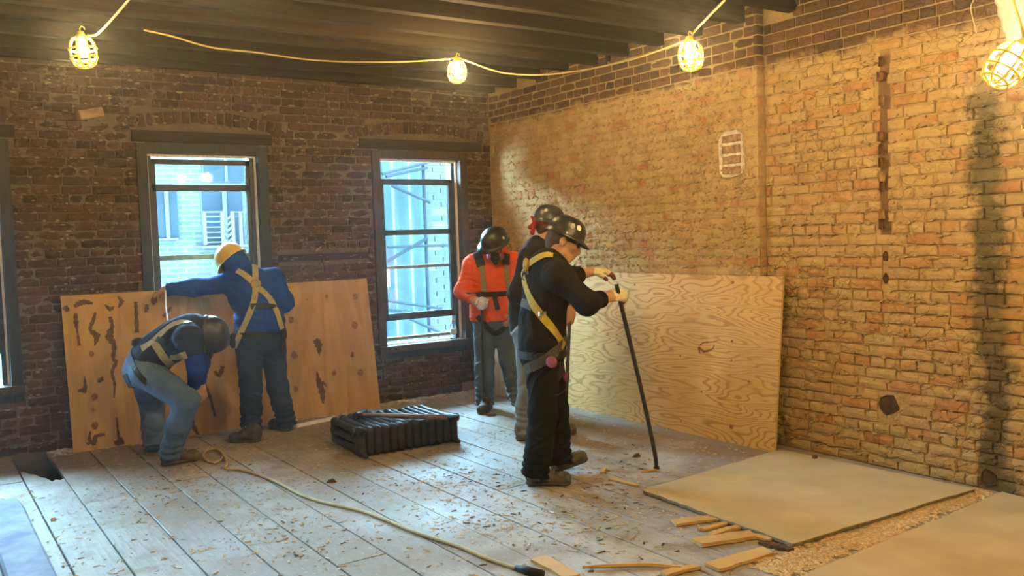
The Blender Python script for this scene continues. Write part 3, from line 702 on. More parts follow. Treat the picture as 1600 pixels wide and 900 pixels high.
HL = PY(98, 462, 7.58)[2]/math.cos(.14)
ply_l, LL = sheet('plywood_sheet', A, B, (0, .185), HL, .016, M_PLYL, 'amber plywood sheet with dark glue squiggles leaning below the windows')
def on_sheet(o, px, py):
    """pixel -> local point on the face of a leaning sheet"""
    Mi = o.matrix_world.inverted(); c = Mi @ Vector(CAM); d = Mi.to_3x3() @ Vector(ray(px, py)); t = -c.y/d.y; return c+d*t
bpy.context.view_layer.update()
def squiggle(o, pts, wds, name='glue_mark', mat=M_GLUE):
    P = spline([on_sheet(o, *p) for p in pts], 5); n = len(P); v = []; f = []
    for i, p in enumerate(P):
        t = np.array(P[min(i+1, n-1)])-np.array(P[max(i-1, 0)]); t[1] = 0; t /= np.linalg.norm(t)+1e-9; s = np.array([t[2], 0, -t[0]])
        k = i/(n-1)*(len(wds)-1); j = min(int(k), len(wds)-2) if len(wds) > 1 else 0
        wv = wds[j]+(wds[j+1]-wds[j])*(k-j) if len(wds) > 1 else wds[0]
        wv *= 1+.25*math.sin(i*2.3+len(pts))
        for q, y in ((-1, -.0004), (-.6, -.002), (.6, -.002), (1, -.0004)): v.append((p[0]+s[0]*q*wv, y, p[2]+s[2]*q*wv))
    for i in range(n-1):
        for q in range(3): f.append((i*4+q, i*4+q+1, i*4+q+5, i*4+q+4))
    link(name, mesh(name, v, f), mat, o)
for pts, wds in [
    ([(116, 480), (122, 475), (132, 472), (145, 474)], [.012, .02, .02, .01]), ([(118, 490), (119, 505), (121, 518), (124, 540)], [.014, .018, .006, .012]),
    ([(149, 488), (146, 500), (141, 515), (151, 525), (148, 540)], [.008, .014, .012, .026, .004]),
    ([(172, 495), (175, 510), (171, 525), (178, 540), (177, 560), (181, 566), (175, 582), (179, 600), (178, 622)], [.014, .014, .03, .018, .014, .014, .012, .010, .004]),
    ([(164, 476), (172, 483), (178, 479)], [.006, .018, .006]), ([(184, 463), (190, 471), (185, 481)], [.006, .018, .006]),
    ([(212, 472), (213, 490), (214, 520)], [.014, .014, .018]), ([(230, 476), (228, 488)], [.014, .014]),
    ([(100, 485), (103, 481), (106, 487)], [.014, .02, .014]),
    ([(132, 588), (133, 605), (130, 614)], [.005, .014, .02]), ([(153, 597), (158, 592), (157, 590)], [.01, .02, .01]), ([(122, 611), (132, 608)], [.01, .014]),
    ([(141, 674), (140, 688), (147, 692), (150, 682), (164, 678)], [.006, .014, .02, .014, .012]), ([(134, 692), (140, 694)], [.004, .012]),
    ([(182, 652), (185, 680), (188, 690), (178, 692)], [.006, .010, .03, .014]),
    ([(335, 580), (343, 587), (348, 572)], [.014, .014, .02]), ([(321, 600), (328, 620), (336, 650)], [.006, .012, .010]),
    ([(301, 640), (300, 660), (310, 680)], [.008, .02, .012]), ([(418, 575), (418, 592)], [.012, .014]), ([(260, 485), (268, 480), (255, 495)], [.006, .008, .012]),
    ([(493, 530), (498, 540), (499, 556)], [.028, .034, .004]), ([(495, 580), (498, 595), (503, 612), (505, 630)], [.004, .024, .03, .012]),
    ([(551, 550), (550, 558)], [.012, .016]), ([(494, 600), (505, 598), (510, 604)], [.006, .012, .006])]:
    squiggle(ply_l, pts, wds)
M_KNOT = simple('wood_knot', (.16, .070, .022), (.32, .155, .048), 40, .7, .2)
for px, py, r in [(455, 500, .032), (460, 555, .036), (554, 508, .036), (555, 463, .03), (522, 583, .026), (563, 582, .034), (462, 608, .026), (143, 553, .024), (347, 512, .026), (148, 620, .03), (148, 665, .03), (310, 600, .02), (510, 463, .018), (480, 468, .012)]:
    c = on_sheet(ply_l, px, py); n = 14; v = [(c.x, -.0012, c.z)]+[(c.x+r*.85*math.cos(2*math.pi*k/n)*R.uniform(.85, 1.1), -.0006, c.z+r*math.sin(2*math.pi*k/n)*R.uniform(.85, 1.1)) for k in range(n)]
    link('knot', mesh('knot', v, [(0, 1+k, 1+(k+1) % n) for k in range(n)]), M_KNOT, ply_l)
C0 = G(1210, 708); xr = C0[0]
ply_r, LR = sheet('plywood_sheet', (xr, C0[1]+2.50, 0), (xr, C0[1], 0), (XF-.026-xr, 0), PX(1211, 432, XF-.02)[2]/math.cos(.1), .018, M_PLYR, 'grainy pine plywood sheet leaning on the right brick wall')
bpy.context.view_layer.update()
squiggle(ply_r, [(1092, 540), (1100, 535), (1112, 534), (1124, 532)], [.003, .006, .004, .002], 'knot_hole', M_KNOT)
squiggle(ply_r, [(1094, 552), (1092, 543), (1100, 549), (1113, 545), (1116, 538)], [.006, .010, .010, .006, .003], 'knot_hole', M_KNOT)
for px, py, r in [(992, 445, .012), (1065, 448, .009), (1145, 441, .016), (990, 547, .009), (1063, 556, .011), (1144, 533, .012), (1143, 563, .009), (1064, 658, .008), (1143, 667, .02), (1170, 596, .010), (966, 538, .009), (1096, 612, .009)]:
    c = on_sheet(ply_r, px, py); n = 10; v = [(c.x, -.0012, c.z)]+[(c.x+r*math.cos(2*math.pi*k/n), -.0006, c.z+r*math.sin(2*math.pi*k/n)*.8) for k in range(n)]
    link('knot', mesh('knot', v, [(0, 1+k, 1+(k+1) % n) for k in range(n)]), M_KNOT, ply_r)
a = G(741, 612); b = G(838, 627); dirn = np.array([b[1]-a[1], -(b[0]-a[0]), 0]); dirn = -dirn/np.linalg.norm(dirn)
if dirn[0] < 0: dirn = -dirn
Hc = 1.30
sheet('plywood_sheet', a, b, .11*dirn[:2], Hc, .018, M_PLYC, 'pale plywood sheet standing across the corner behind the orange worker')
lum = empty('lumber_offcut', G(726, 612)); tag(lum, 'short reddish lumber offcut lying at the wall foot by the corner', 'lumber')
MB().bar((0, .06, .045), (.26, .02, .045), .04, .09).build('lumber_block', simple('reddish_lumber', (.30, .16, .09), (.42, .24, .14), 10, .8, .2, stretch=(1, 8, 8)), lum)
# ================================================================ boards on the floor
M_HARD = simple('tan_gypsum_sheet', (.50, .385, .225), (.60, .475, .29), 3.0, .75, .12, dist=.003)
M_HEDGE = simple('crumbly_sheet_edge', (.15, .12, .09), (.30, .25, .18), 30, .9, .5)
def flat_sheet(pts, z, th, label):
    o = empty('gypsum_sheet', (pts[0][0], pts[0][1], 0)); tag(o, label, 'board'); n = len(pts)
    L = [(p[0]-pts[0][0], p[1]-pts[0][1]) for p in pts]
    # finely divided edge with small nicks
    E = []
    for i in range(n):
        a, b = np.array(L[i]), np.array(L[(i+1) % n]); m = 24
        for k in range(m):
            p = a+(b-a)*k/m; nn_ = np.array([b[1]-a[1], a[0]-b[0]]); nn_ = nn_/np.linalg.norm(nn_); E.append(p+nn_*R.uniform(-.008, .004)*(k > 0))
    m = len(E)
    link('face_paper', mesh('face_paper', [(p[0], p[1], z+th) for p in E]+[(p[0], p[1], z+th*.8) for p in E], [tuple(range(m))]+[((j+1) % m, j, m+j, m+(j+1) % m) for j in range(m)]), M_HARD, o)
    link('core', mesh('core', [(p[0]*.997, p[1]*.997, z+th*.79) for p in E]+[(p[0]*.997, p[1]*.997, z) for p in E], [tuple(range(m))]+[((j+1) % m, j, m+j, m+(j+1) % m) for j in range(m)]+[tuple(range(2*m-1, m-1, -1))]), M_HEDGE, o)
    return o
q = lambda *p: [G(x, y, .02)[:2] for x, y in p]
flat_sheet(q((1238, 850), (1524, 764), (1218, 702), (1004, 766)), .004, .018, 'tan gypsum sheet lying on the floor in front of the grainy plywood')
p4 = q((1240, 905), (1567, 768)); d = p4[1]-p4[0]; e = np.array([d[1], -d[0]])/np.linalg.norm(d)*1.22
flat_sheet([p4[0]+e*1.0-d*.35, np.array([4.95, (p4[1]+e)[1]]), np.array([4.98, p4[1][1]-.03]), p4[1], p4[0], p4[0]-d*.35][::1], .004, .018, 'nearer tan gypsum sheet lying at the lower right edge')
# rubble strip between the two sheets
M_WOOD = mat_ply('yellow_pine_scrap', 0, (.62, .38, .13), (.45, .22, .06), (.72, .48, .19), False, 6.0, .5)
M_CHIP = simple('wood_chip', (.42, .27, .13), (.68, .50, .28), 60, .9, 0); M_GRIT = simple('plaster_grit', (.45, .40, .34), (.72, .68, .62), 60, .9, 0); M_DARKCH = simple('bark_chip', (.05, .03, .02), (.16, .09, .05), 60, .9, 0)
def scrap(x0, y0, x1, y1, wd, th, lab, z=0.0, mat=M_WOOD, taper=.9):
    a, b = G(x0, y0, z), G(x1, y1, z); d = (b-a)[:2]; L = np.linalg.norm(d); o = empty('wood_scrap', a, math.atan2(d[1], d[0])); tag(o, lab, 'wood scrap', 'splintered wood scraps on the floor')
    n = 6; v = []; f = []
    for i in range(n+1):
        t = i/n; wv = wd*(1-(1-taper)*t)*R.uniform(.9, 1.06); off = R.uniform(-.004, .004)
        e = R.uniform(-.012, .012) if i in (0, n) else 0
        for y, zz in ((-wv/2, 0), (wv/2, 0), (wv/2, th), (-wv/2, th)): v.append((t*L+(e if y < 0 else -e), y+off, zz+R.uniform(0, .002)))
    for i in range(n):
        for k in range(4): f.append((i*4+(k+1) % 4, i*4+k, (i+1)*4+k, (i+1)*4+(k+1) % 4))
    f += [(0, 1, 2, 3), (n*4+3, n*4+2, n*4+1, n*4)]
    link('splinter', mesh('splinter', v, f), mat, o); return o
for s in [(1052, 819, 1122, 810, .085, .012, 'wide pale wood scrap farthest from camera in the scrap pile by the sheet'),
          (1096, 830, 1136, 819, .035, .012, 'narrow short scrap in the middle of the pile by the sheet edge'),
          (1110, 838, 1158, 824, .045, .014, 'narrow scrap lying on the wide scraps beside the sheet corner'),
          (1088, 851, 1176, 838, .10, .018, 'largest thick wood scrap at the front of the scrap pile'),
          (1172, 838, 1206, 845, .05, .012, 'small scrap touching the gypsum sheet edge by its near corner'),
          (1192, 850, 1236, 862, .04, .014, 'dark wood scrap under the near corner of the gypsum sheet'),
          (1112, 889, 1200, 863, .10, .014, 'broad orange wood scrap below the pile at the bottom of the picture'),
          (1036, 900, 1088, 887, .05, .014, 'small tapered scrap at the bottom edge beside the broad orange one'),
          (842, 876, 896, 905, .09, .016, 'flat pine scrap at the bottom edge beside the cord plug'),
          (955, 750, 996, 760, .03, .01, 'thin yellow splinter by the tip of the long pry bar'),
          (1010, 764, 1026, 767, .035, .01, 'tiny wood scrap at the far left corner of the gypsum sheet'),
          (940, 740, 946, 732, .018, .01, 'little stick behind the black-clad worker'),
          (1003, 738, 1027, 735, .02, .01, 'small splinter lying right under the pry bar tip')]:
    scrap(*s, mat=M_DARKCH if 'dark' in s[6] else M_WOOD)
st = empty('wood_stick', G(910, 886)); tag(st, 'long thin curved wooden stick lying at the bottom of the picture', 'stick')
pts = [G(910, 886, .012), G(960, 884, .014), G(1015, 883, .014), G(1064, 887, .012)]
mb = MB().tube([p-G(910, 886) for p in spline(pts, 5)], [.006+.006*math.sin(math.pi*(k+1)/17) for k in range(16)], 6); mb.build('stick_body', M_WOOD, st)
# scattered chips and grit
def scatter(name, n, fn_, smin, smax, mat, seed, label):
    r = random.Random(seed); mb = MB()
    for _ in range(n):
        x, y = fn_(r); s = r.uniform(smin, smax); l = s*r.uniform(1, 3.5); a = r.uniform(0, math.pi); ca, sa = math.cos(a), math.sin(a); h = s*r.uniform(.2, .7); z0 = r.uniform(0, .001)
        v = [(-l, -s, 0), (l, -s*.7, 0), (l*.8, s, 0), (-l*.9, s*.6, 0), (-l*.7, -s*.4, h), (l*.6, 0, h*.8)]
        mb.add([(x+p[0]*ca-p[1]*sa, y+p[0]*sa+p[1]*ca, z0+p[2]) for p in v], [(0, 1, 5, 4), (1, 2, 5), (2, 3, 4, 5), (3, 0, 4), (3, 2, 1, 0)])
    o = mb.build(name, mat); o['kind'] = 'stuff'; tag(o, label, 'debris'); return o
def anywhere(r):
    while True:
        x, y = r.uniform(.3, 4.9), r.uniform(2.9, 7.5)
        if not (x > 3.4 and y < 4.0) and not (.5 < x < .9 and y > 6.5): return x, y
def clump(r):
    c = [(2.0, 5.6), (2.6, 4.9), (3.0, 4.6), (1.9, 6.9), (1.6, 4.6), (3.4, 4.3), (2.9, 5.9), (1.3, 5.8), (2.4, 4.0), (3.8, 4.5), (1.5, 6.0), (3.3, 3.9), (2.8, 3.6), (3.9, 5.6)][r.randrange(14)]
    return c[0]+r.gauss(0, .22), c[1]+r.gauss(0, .28)
def strip(r):
    a, b = np.array([3.1, 2.62]), np.array([5.0, 2.66]); t = r.random(); return (a+(b-a)*t)[0], 2.63+(.02 if t > .5 else -.02)+max(-.16, min(.16, r.gauss(0, .06)))*(1.25-.6*t)
def wallfoot(r): return r.uniform(.84, 4.9), YB-.02-abs(r.gauss(.02, .10))
scatter('wood_chips', 2400, anywhere, .002, .007, M_CHIP, 1, 'small wood chips scattered over the floor boards')
scatter('wood_splinters', 2600, clump, .002, .007, M_CHIP, 2, 'heaps of fine wood splinters on the floor boards')
scatter('plaster_crumbs', 1100, anywhere, .002, .007, M_GRIT, 3, 'white plaster crumbs strewn over the floor boards')
scatter('bark_bits', 420, clump, .002, .008, M_DARKCH, 4, 'dark brown bits strewn over the floor boards')
scatter('sawdust_rubble', 2600, strip, .003, .012, M_CHIP, 5, 'sawdust and rubble between the two gypsum sheets')
scatter('mortar_rubble', 900, wallfoot, .004, .016, M_GRIT, 6, 'mortar rubble along the foot of the back wall')
def chip_at(x, y, s, mat, lab, cat='debris', h=.02):
    o = empty('rubble_lump', G(x, y)); tag(o, lab, cat)
    v = [(s*math.cos(a)*R.uniform(.7, 1.1), s*.7*math.sin(a)*R.uniform(.7, 1.1), 0) for a in [k*math.pi/4 for k in range(8)]]
    v += [(p[0]*.6, p[1]*.6, h*R.uniform(.7, 1)) for p in v]
    link('lump', mesh('lump', v, [tuple(range(8, 16))]+[(k, (k+1) % 8, 8+(k+1) % 8, 8+k) for k in range(8)]), mat, o)
chip_at(518, 753, .035, M_DARKCH, 'black lump on the boards in front of the radiator'); chip_at(995, 713, .04, M_DARKCH, 'reddish dark lump left of the long pry bar')
chip_at(770, 649, .05, M_DARKCH, 'dark lump on the floor by the orange worker'); chip_at(1273, 721, .03, M_DARKCH, 'dark crumb on the gypsum sheet', h=.045)
chip_at(83, 812, .02, M_GRIT, 'small white plaster chip left on the boards', h=.015)
# pale blue plank at the lower left
M_BLUEP = simple('chalky_blue_paint', (.15, .18, .29), (.30, .33, .44), 7, .8, .3)
bp = empty('painted_plank', (.40, 3.2, 0)); tag(bp, 'chalky blue painted plank lying at the lower left corner', 'plank')
mb = MB(); n = 12
for i in range(n+1):
    y = i/n*2.92; rnd = .03 if i == n else 0
    for x, z in ((-.10, 0), (.10, 0), (.10, .035), (.088, .046), (-.088, .046), (-.10, .035)): mb.v.append((x*(1-rnd*4 if i == n else 1)+R.uniform(-.002, .002), y, z))
for i in range(n):
    for k in range(6): mb.f.append((i*6+(k+1) % 6, i*6+k, (i+1)*6+k, (i+1)*6+(k+1) % 6))
mb.f += [tuple(range(6)), tuple(reversed(range(n*6, n*6+6)))]; mb.build('plank_body', M_BLUEP, bp)
# white strip in place of the light through the gap under the left plywood
ws = empty('gap_light_strip', G(462, 668)); tag(ws, 'white strip standing in for light through the gap under the amber plywood', 'strip')
a = G(462, 668); b = G(523, 655); MB().bar((0, 0, .012), tuple((b-a)+np.array([0, 0, .012])), .05, .022).build('strip_body', simple('gap_light_white', (.72, .76, .8), (.85, .88, .9), 10, .6, .1), ws)
# water bottle on the right sill
bt = empty('water_bottle', (4.47, YB+.02, WZ0+.11)); tag(bt, 'clear plastic water bottle standing on the right window sill', 'bottle')
M_PET = M_GLASS
MB().lathe([(.001, .002), (.032, .002), (.033, .02), (.030, .06), (.033, .10), (.033, .135), (.014, .175), (.013, .185), (.001, .186)], n=14).build('body', M_GLASS, bt, True)
MB().lathe([(.0335, .055), (.0345, .057), (.0345, .105), (.0335, .107)], n=14).build('label', simple('pale_bottle_label', (.45, .62, .62), (.65, .75, .75), 30, .5, 0), bt, True)
MB().lathe([(.001, .184), (.015, .184), (.015, .205), (.001, .206)], n=12).build('cap', simple('white_cap', (.8, .85, .9), (.85, .9, .92), 5, .4, 0), bt)
# ================================================================ radiator lying on its side, with a sledgehammer on it
M_IRON = simple('rusty_cast_iron', (.010, .009, .008), (.036, .029, .024), 9, .55, .35, spec=.5)
def radiator():
    A = G(561, 716); B = G(716, 690); d = (B-A)[:2]; ang = math.atan2(d[1], d[0]); Lx = np.linalg.norm(d)
    o = empty('cast_iron_radiator', A, ang); tag(o, 'old dark cast iron radiator lying on its side on the floor', 'radiator')
    nsec = 13; pitch = Lx/nsec; Dp = .60; Hh = .215
    def section_prims(end):
        P = []
        for k in range(3):
            z = .040+k*.0675
            P.append(('cap', (0, .06, z), (0, Dp-.06, z), .027, .027))
            P.append(('cap', (0, .05, z), (0, .02, z), .028, .024))
        for y in (.045, Dp-.045): P.append(('cap', (0, y, .040), (0, y, .175), .030, .030)); P.append(('cap', (0, .018, .038), (0, .018, .172), .026, .026))
        if end:
            P.append(('cap', (0, .05, .18), (0, -.06, .205), .022, .017)); P.append(('cap', (0, .05, .035), (0, -.065, .018), .022, .017))
        return P
    for i in range(nsec):
        end = i in (0, nsec-1)
        if i in (0, 1): me = sdf_mesh('section', section_prims(end), .0085, .022, pad=.03)
        if i == 0: me_end = me
        if i == 1: me_mid = me
        mm = me_end if end else me_mid
        s = link('section', mm, M_IRON, o, ((i+.5)*pitch, 0, 0)); s.scale = (pitch/.056*.90, 1, 1); s.rotation_euler = (R.uniform(-.01, .01), R.uniform(-.02, .02), R.uniform(-.025, .025))
    for y in (.06, Dp-.06):
        mb = MB(); mb.tube([(0, y, .108), (Lx, y, .108)], .024, 10); mb.build('nipple_pipe', M_IRON, o)
    for x in (-.02, Lx+.005): MB().tube([(x, .06, .175), (x+.03, .06, .175)], .030, 8).build('bushing', M_IRON, o)
    return o, A, ang
# ================================================================ caged string lamps
M_YEL = simple('yellow_cage_plastic', (.80, .55, .02), (.88, .64, .03), 10, .45, 0, spec=.4)
M_CORD = simple('yellow_cord_rubber', (.36, .26, .06), (.46, .34, .09), 20, .6, .1)
def mat_bulb():
    m = bpy.data.materials.new('lit_bulb'); m.use_nodes = True; nt = m.node_tree; nt.nodes.clear()
    e = nd(nt, 'ShaderNodeEmission', None, Color=LAMP_COL, Strength=LAMP_STR); nd(nt, 'ShaderNodeOutputMaterial', None, Surface=e.outputs[0]); return m
M_BULB = mat_bulb()
def lathe_mesh(name, prof, n, mat, smooth=True):
    b = MB().lathe(prof, n=n); me = mesh(name, b.v, b.f, smooth); me.materials.append(mat); return me
ME_SOCK = lathe_mesh('socket', [(.001, .098), (.014, .097), (.018, .088), (.022, .078), (.025, .070), (.024, .062), (.001, .060)], 14, M_YEL)
ME_BULB = lathe_mesh('bulb', [(.012, .060), (.016, .045), (.026, .025), (.031, .003), (.028, -.015), (.016, -.028), (.001, -.031)], 16, M_BULB)
rib = [(.026*1.0, .066), (.045, .060), (.058, .035), (.064, .0), (.061, -.035), (.050, -.062), (.030, -.076), (.012, -.080)]
b = MB().tube([(r, 0, z) for r, z in rib], .0050, 6); ME_RIB = mesh('cage_rib', b.v, b.f, True); ME_RIB.materials.append(M_YEL)
def ring_mesh(r, z, t=.0050):
    b = MB().tube([(r*math.cos(a), r*math.sin(a), z) for a in [2*math.pi*k/28 for k in range(28)]], t, 6, True); me = mesh('cage_ring', b.v, b.f, True); me.materials.append(M_YEL); return me
ME_RINGS = [ring_mesh(.0635, .010), ring_mesh(.0615, -.033), ring_mesh(.044, -.067), ring_mesh(.027, .066, .005)]
b = MB().tube([(0, .0, .095), (0, .0, .110), (.008, 0, .122), (.020, 0, .118), (.022, 0, .106)], .003, 6); ME_HOOK = mesh('hook', b.v, b.f, True); ME_HOOK.materials.append(M_YEL)
def cage_lamp(px, py, wpx, tilt, axis, label, at=None, zrot=0.0):
    p = PD(px, py, FL*.132/wpx) if at is None else np.array(at)
    o = empty('caged_string_lamp', p); o.rotation_euler = Matrix.Rotation(tilt, 3, Vector(axis)).to_euler() if tilt else (0, 0, zrot)
    tag(o, label, 'work lamp', 'caged work lamps on the light string')
    for nm, me in (('socket', ME_SOCK), ('bulb', ME_BULB), ('hook', ME_HOOK)): link(nm, me, None, o)
    for k in range(8): link('cage_rib', ME_RIB, None, o).rotation_euler = (0, 0, k*math.pi/4+.2)
    for me in ME_RINGS: link('cage_ring', me, None, o)
    return p
cf = tuple(CF)
L1 = cage_lamp(130, 80, 42, -.10, cf, 'leftmost lit yellow caged lamp hanging above the left window')
L2 = cage_lamp(714, 111, 30, 0, cf, 'smallest lit caged lamp hanging in front of the room corner')
L3 = cage_lamp(1079, 86, 40, -.08, cf, 'lit yellow caged lamp hanging before the top of the right wall')
L4 = cage_lamp(1574, 100, 62, .65, cf, 'tilted lit caged lamp at the right edge of the picture')
# first lamp read from its glow; the others added out of view as fill light
for k, at in enumerate([tuple(PD(350, -100, 3.4)), (2.2, -.3, 2.72), (3.7, .9, 2.6), (.6, -2.0, 2.7)]): cage_lamp(0, 0, 1, 0, cf, ('lit caged lamp hanging just above the picture near the left joists', 'added caged fill lamp hanging behind the camera in mid room', 'added caged fill lamp hanging by the right wall outside the picture', 'added caged fill lamp farthest behind the camera')[k], at, k)
def cord(name, pts, r, label, mat=M_CORD):
    o = MB().tube(spline(pts, 8), r, 7).build(name, mat, None, True); tag(o, label, 'cord'); return o
d1, d2, d3 = FL*.132/42, FL*.132/30, FL*.132/40
cord('light_cord', [PD(236, -40, d1-.5), PD(205, -5, d1-.35), PD(182, 22, d1-.2), PD(157, 49, d1-.05), PD(147, 55, d1), PD(136, 55, d1)], .0055, 'pale cord rising from the leftmost lamp to the ceiling')
cord('light_cord', [PD(225, 47, d2-.9), PD(270, 57, d2-.8), PD(330, 74, d2-.65), PD(400, 82, d2-.5), PD(480, 93, d2-.35), PD(560, 97, d2-.25), PD(640, 96, d2-.1), PD(700, 92, d2), PD(714, 90, d2)], .0055, 'yellow cord sagging between the left joists and the corner lamp')
cord('light_cord', [PD(716, 90, d2), PD(738, 98, d2), PD(765, 108, d2-.05), PD(795, 115, d2-.1), PD(850, 117, d2-.3), PD(920, 108, d2-.6), PD(990, 92, d2-1.0), PD(1040, 75, d2-1.3), PD(1066, 65, d3), PD(1080, 62, d3)], .0055, 'yellow cord sagging from the corner lamp to the right wall lamp')
cord('light_cord', [PD(1081, 60, d3), PD(1084, 50, d3), PD(1105, 28, d3-.1), PD(1140, -8, d3-.25), PD(1180, -50, d3-.4)], .006, 'yellow cord rising steeply from the right wall lamp')
d4 = FL*.132/62
cord('light_cord', [PD(1602, 72, d4), PD(1598, 48, d4), PD(1588, 20, d4), PD(1582, -5, d4), PD(1580, -40, d4)], .006, 'yellow cord rising from the tilted lamp beside the plastic duct')
M_DUCT = simple('milky_plastic_film', (.30, .30, .29), (.42, .42, .41), 9, .45, .5)
du = empty('plastic_duct', PD(1590, 40, d4+.55)); tag(du, 'milky plastic duct hanging at the upper right corner', 'duct')
pts = spline([PD(1570, -60, d4+.55), PD(1578, -10, d4+.55), PD(1588, 30, d4+.55), PD(1603, 70, d4+.55), PD(1612, 90, d4+.55)], 6)
c0 = PD(1590, 40, d4+.55); MB().tube([p-c0 for p in pts], [.055+.004*math.sin(k*2.1) for k in range(len(pts))], 12).build('film_tube', M_DUCT, du, True)
cord('loose_wire', [PX(1523, -4, XN-.02), PX(1517, 12, XN-.02), PX(1521, 32, XN-.02), PX(1526, 52, XN-.02)], .003, 'thin pale wire hanging on the right wall top', simple('pale_wire', (.6, .5, .35), (.7, .6, .4), 20, .6, 0))
sp = MB().bar((*PX(952, 72, XF-.1)[:2], ZC), PX(950, 96, XF-.1), .03, .03).build('joist_stub', M_JOIST); tag(sp, 'splintered wooden stub sticking down at the right wall top', 'wood')
# ================================================================ people
HFW = unit(np.array([CF[0], CF[1], 0])); HRT = unit(np.array([CR[0], CR[1], 0])); ZUP = np.array([0, 0, 1.0])
def dirv(r, a, z): return unit(HRT*r+HFW*a+ZUP*z)       # right in the picture, away from the camera, up
M_SKIN = simple('skin', (.46, .23, .13), (.54, .29, .17), 12, .55, .05, spec=.4)
M_HAIR = simple('short_dark_hair', (.05, .028, .018), (.11, .062, .040), 120, .7, .3)
def cloth(name, c, v=.25, sc=60, rough=.85, fade=None):
    m, nt, b = mk(name, rough, .2); co = obj_co(nt); n = noise(nt, co, 5, 5, .6); f = noise(nt, co, sc*6, 2)
    cc = ramp(nt, n, [(.3, tuple(k*(1-v) for k in c)), (.7, tuple(min(1, k*(1+v)) for k in c))])
    if fade: cc = mixc(nt, mapr(nt, noise(nt, co, 2.3, 4), .45, .65, 0, .7), cc, fade)
    setc(nt, b, cc); bump(nt, b, mth(nt, 'ADD', n, mth(nt, 'MULTIPLY', f, .3)), .25, .004); b.inputs['Specular IOR Level'].default_value = .12; return m
M_BLACK = cloth('black_cotton', (.011, .011, .012)); M_BLACK2 = cloth('black_work_trousers', (.009, .009, .010)); M_TEE = cloth('faded_black_tee', (.022, .020, .019))
M_BLUE = cloth('royal_blue_sweat', (.012, .046, .25)); M_NAVY = cloth('navy_tee', (.022, .026, .050)); M_ORANGE = cloth('safety_orange_knit', (.80, .10, .012), .12)
M_JEAN = cloth('blue_denim', (.085, .135, .235), .3, 60, .85, (.16, .21, .31)); M_JEAND = cloth('dark_denim', (.024, .036, .072), .3, 60, .85, (.04, .06, .115)); M_JEANG = cloth('grey_denim', (.085, .105, .125), .25, 60, .85, (.13, .15, .165)); M_GREYP = cloth('grey_work_trousers', (.20, .20, .20))
M_STRAPY = simple('yellow_webbing', (.36, .25, .03), (.46, .33, .05), 60, .7, .3); M_STRAPT = simple('tan_webbing', (.30, .23, .09), (.40, .31, .13), 60, .7, .3); M_STRAPO = simple('olive_webbing', (.20, .17, .07), (.27, .23, .10), 60, .7, .3)
M_STRAPK = simple('black_webbing', (.014, .014, .013), (.028, .027, .025), 60, .7, .3); M_STRAPG = simple('grey_webbing', (.055, .052, .045), (.085, .08, .07), 60, .7, .3)
M_STEEL = simple('brushed_steel', (.35, .34, .32), (.55, .54, .52), 30, .35, .05, spec=.5, metal=.9)
M_HATK = simple('black_hat_shell', (.016, .016, .015), (.034, .033, .031), 9, .32, .03, spec=.5); M_HATG = simple('dark_grey_hat_shell', (.030, .034, .040), (.050, .055, .062), 9, .35, .03, spec=.5); M_HATY = simple('yellow_hat_shell', (.62, .38, .02), (.74, .48, .04), 9, .4, .03, spec=.5)
M_STICK = simple('cream_sticker', (.62, .56, .38), (.80, .74, .55), 60, .5, 0); M_STICKG = simple('worn_grey_sticker', (.20, .19, .16), (.36, .34, .28), 60, .6, 0)
M_BOOTB = simple('brown_boot_leather', (.10, .070, .045), (.20, .145, .095), 22, .75, .3); M_BOOTG = simple('dusty_grey_boot', (.07, .06, .042), (.17, .145, .105), 22, .8, .3); M_BOOTD = simple('dark_boot_leather', (.045, .032, .022), (.10, .07, .05), 22, .75, .3); M_SOLE = simple('boot_rubber', (.05, .045, .038), (.12, .105, .085), 20, .85, .2)
M_GLOVE = simple('cream_glove_knit', (.62, .50, .26), (.78, .66, .40), 80, .9, .4); M_GLOVEW = simple('white_glove_knit', (.55, .56, .56), (.72, .72, .70), 80, .9, .4); M_GLOVER = simple('maroon_glove_rubber', (.16, .03, .035), (.26, .06, .06), 30, .7, .2)
M_RED = cloth('red_bandana', (.30, .02, .022)); M_PINK = simple('pink_respirator_filter', (.24, .06, .14), (.32, .09, .19), 30, .7, .1); M_RUBBER = simple('dark_rubber', (.012, .012, .013), (.03, .03, .032), 20, .6, .1)
M_LENS = simple('dark_lens', (.006, .006, .007), (.010, .010, .011), 5, .12, 0, spec=.6)

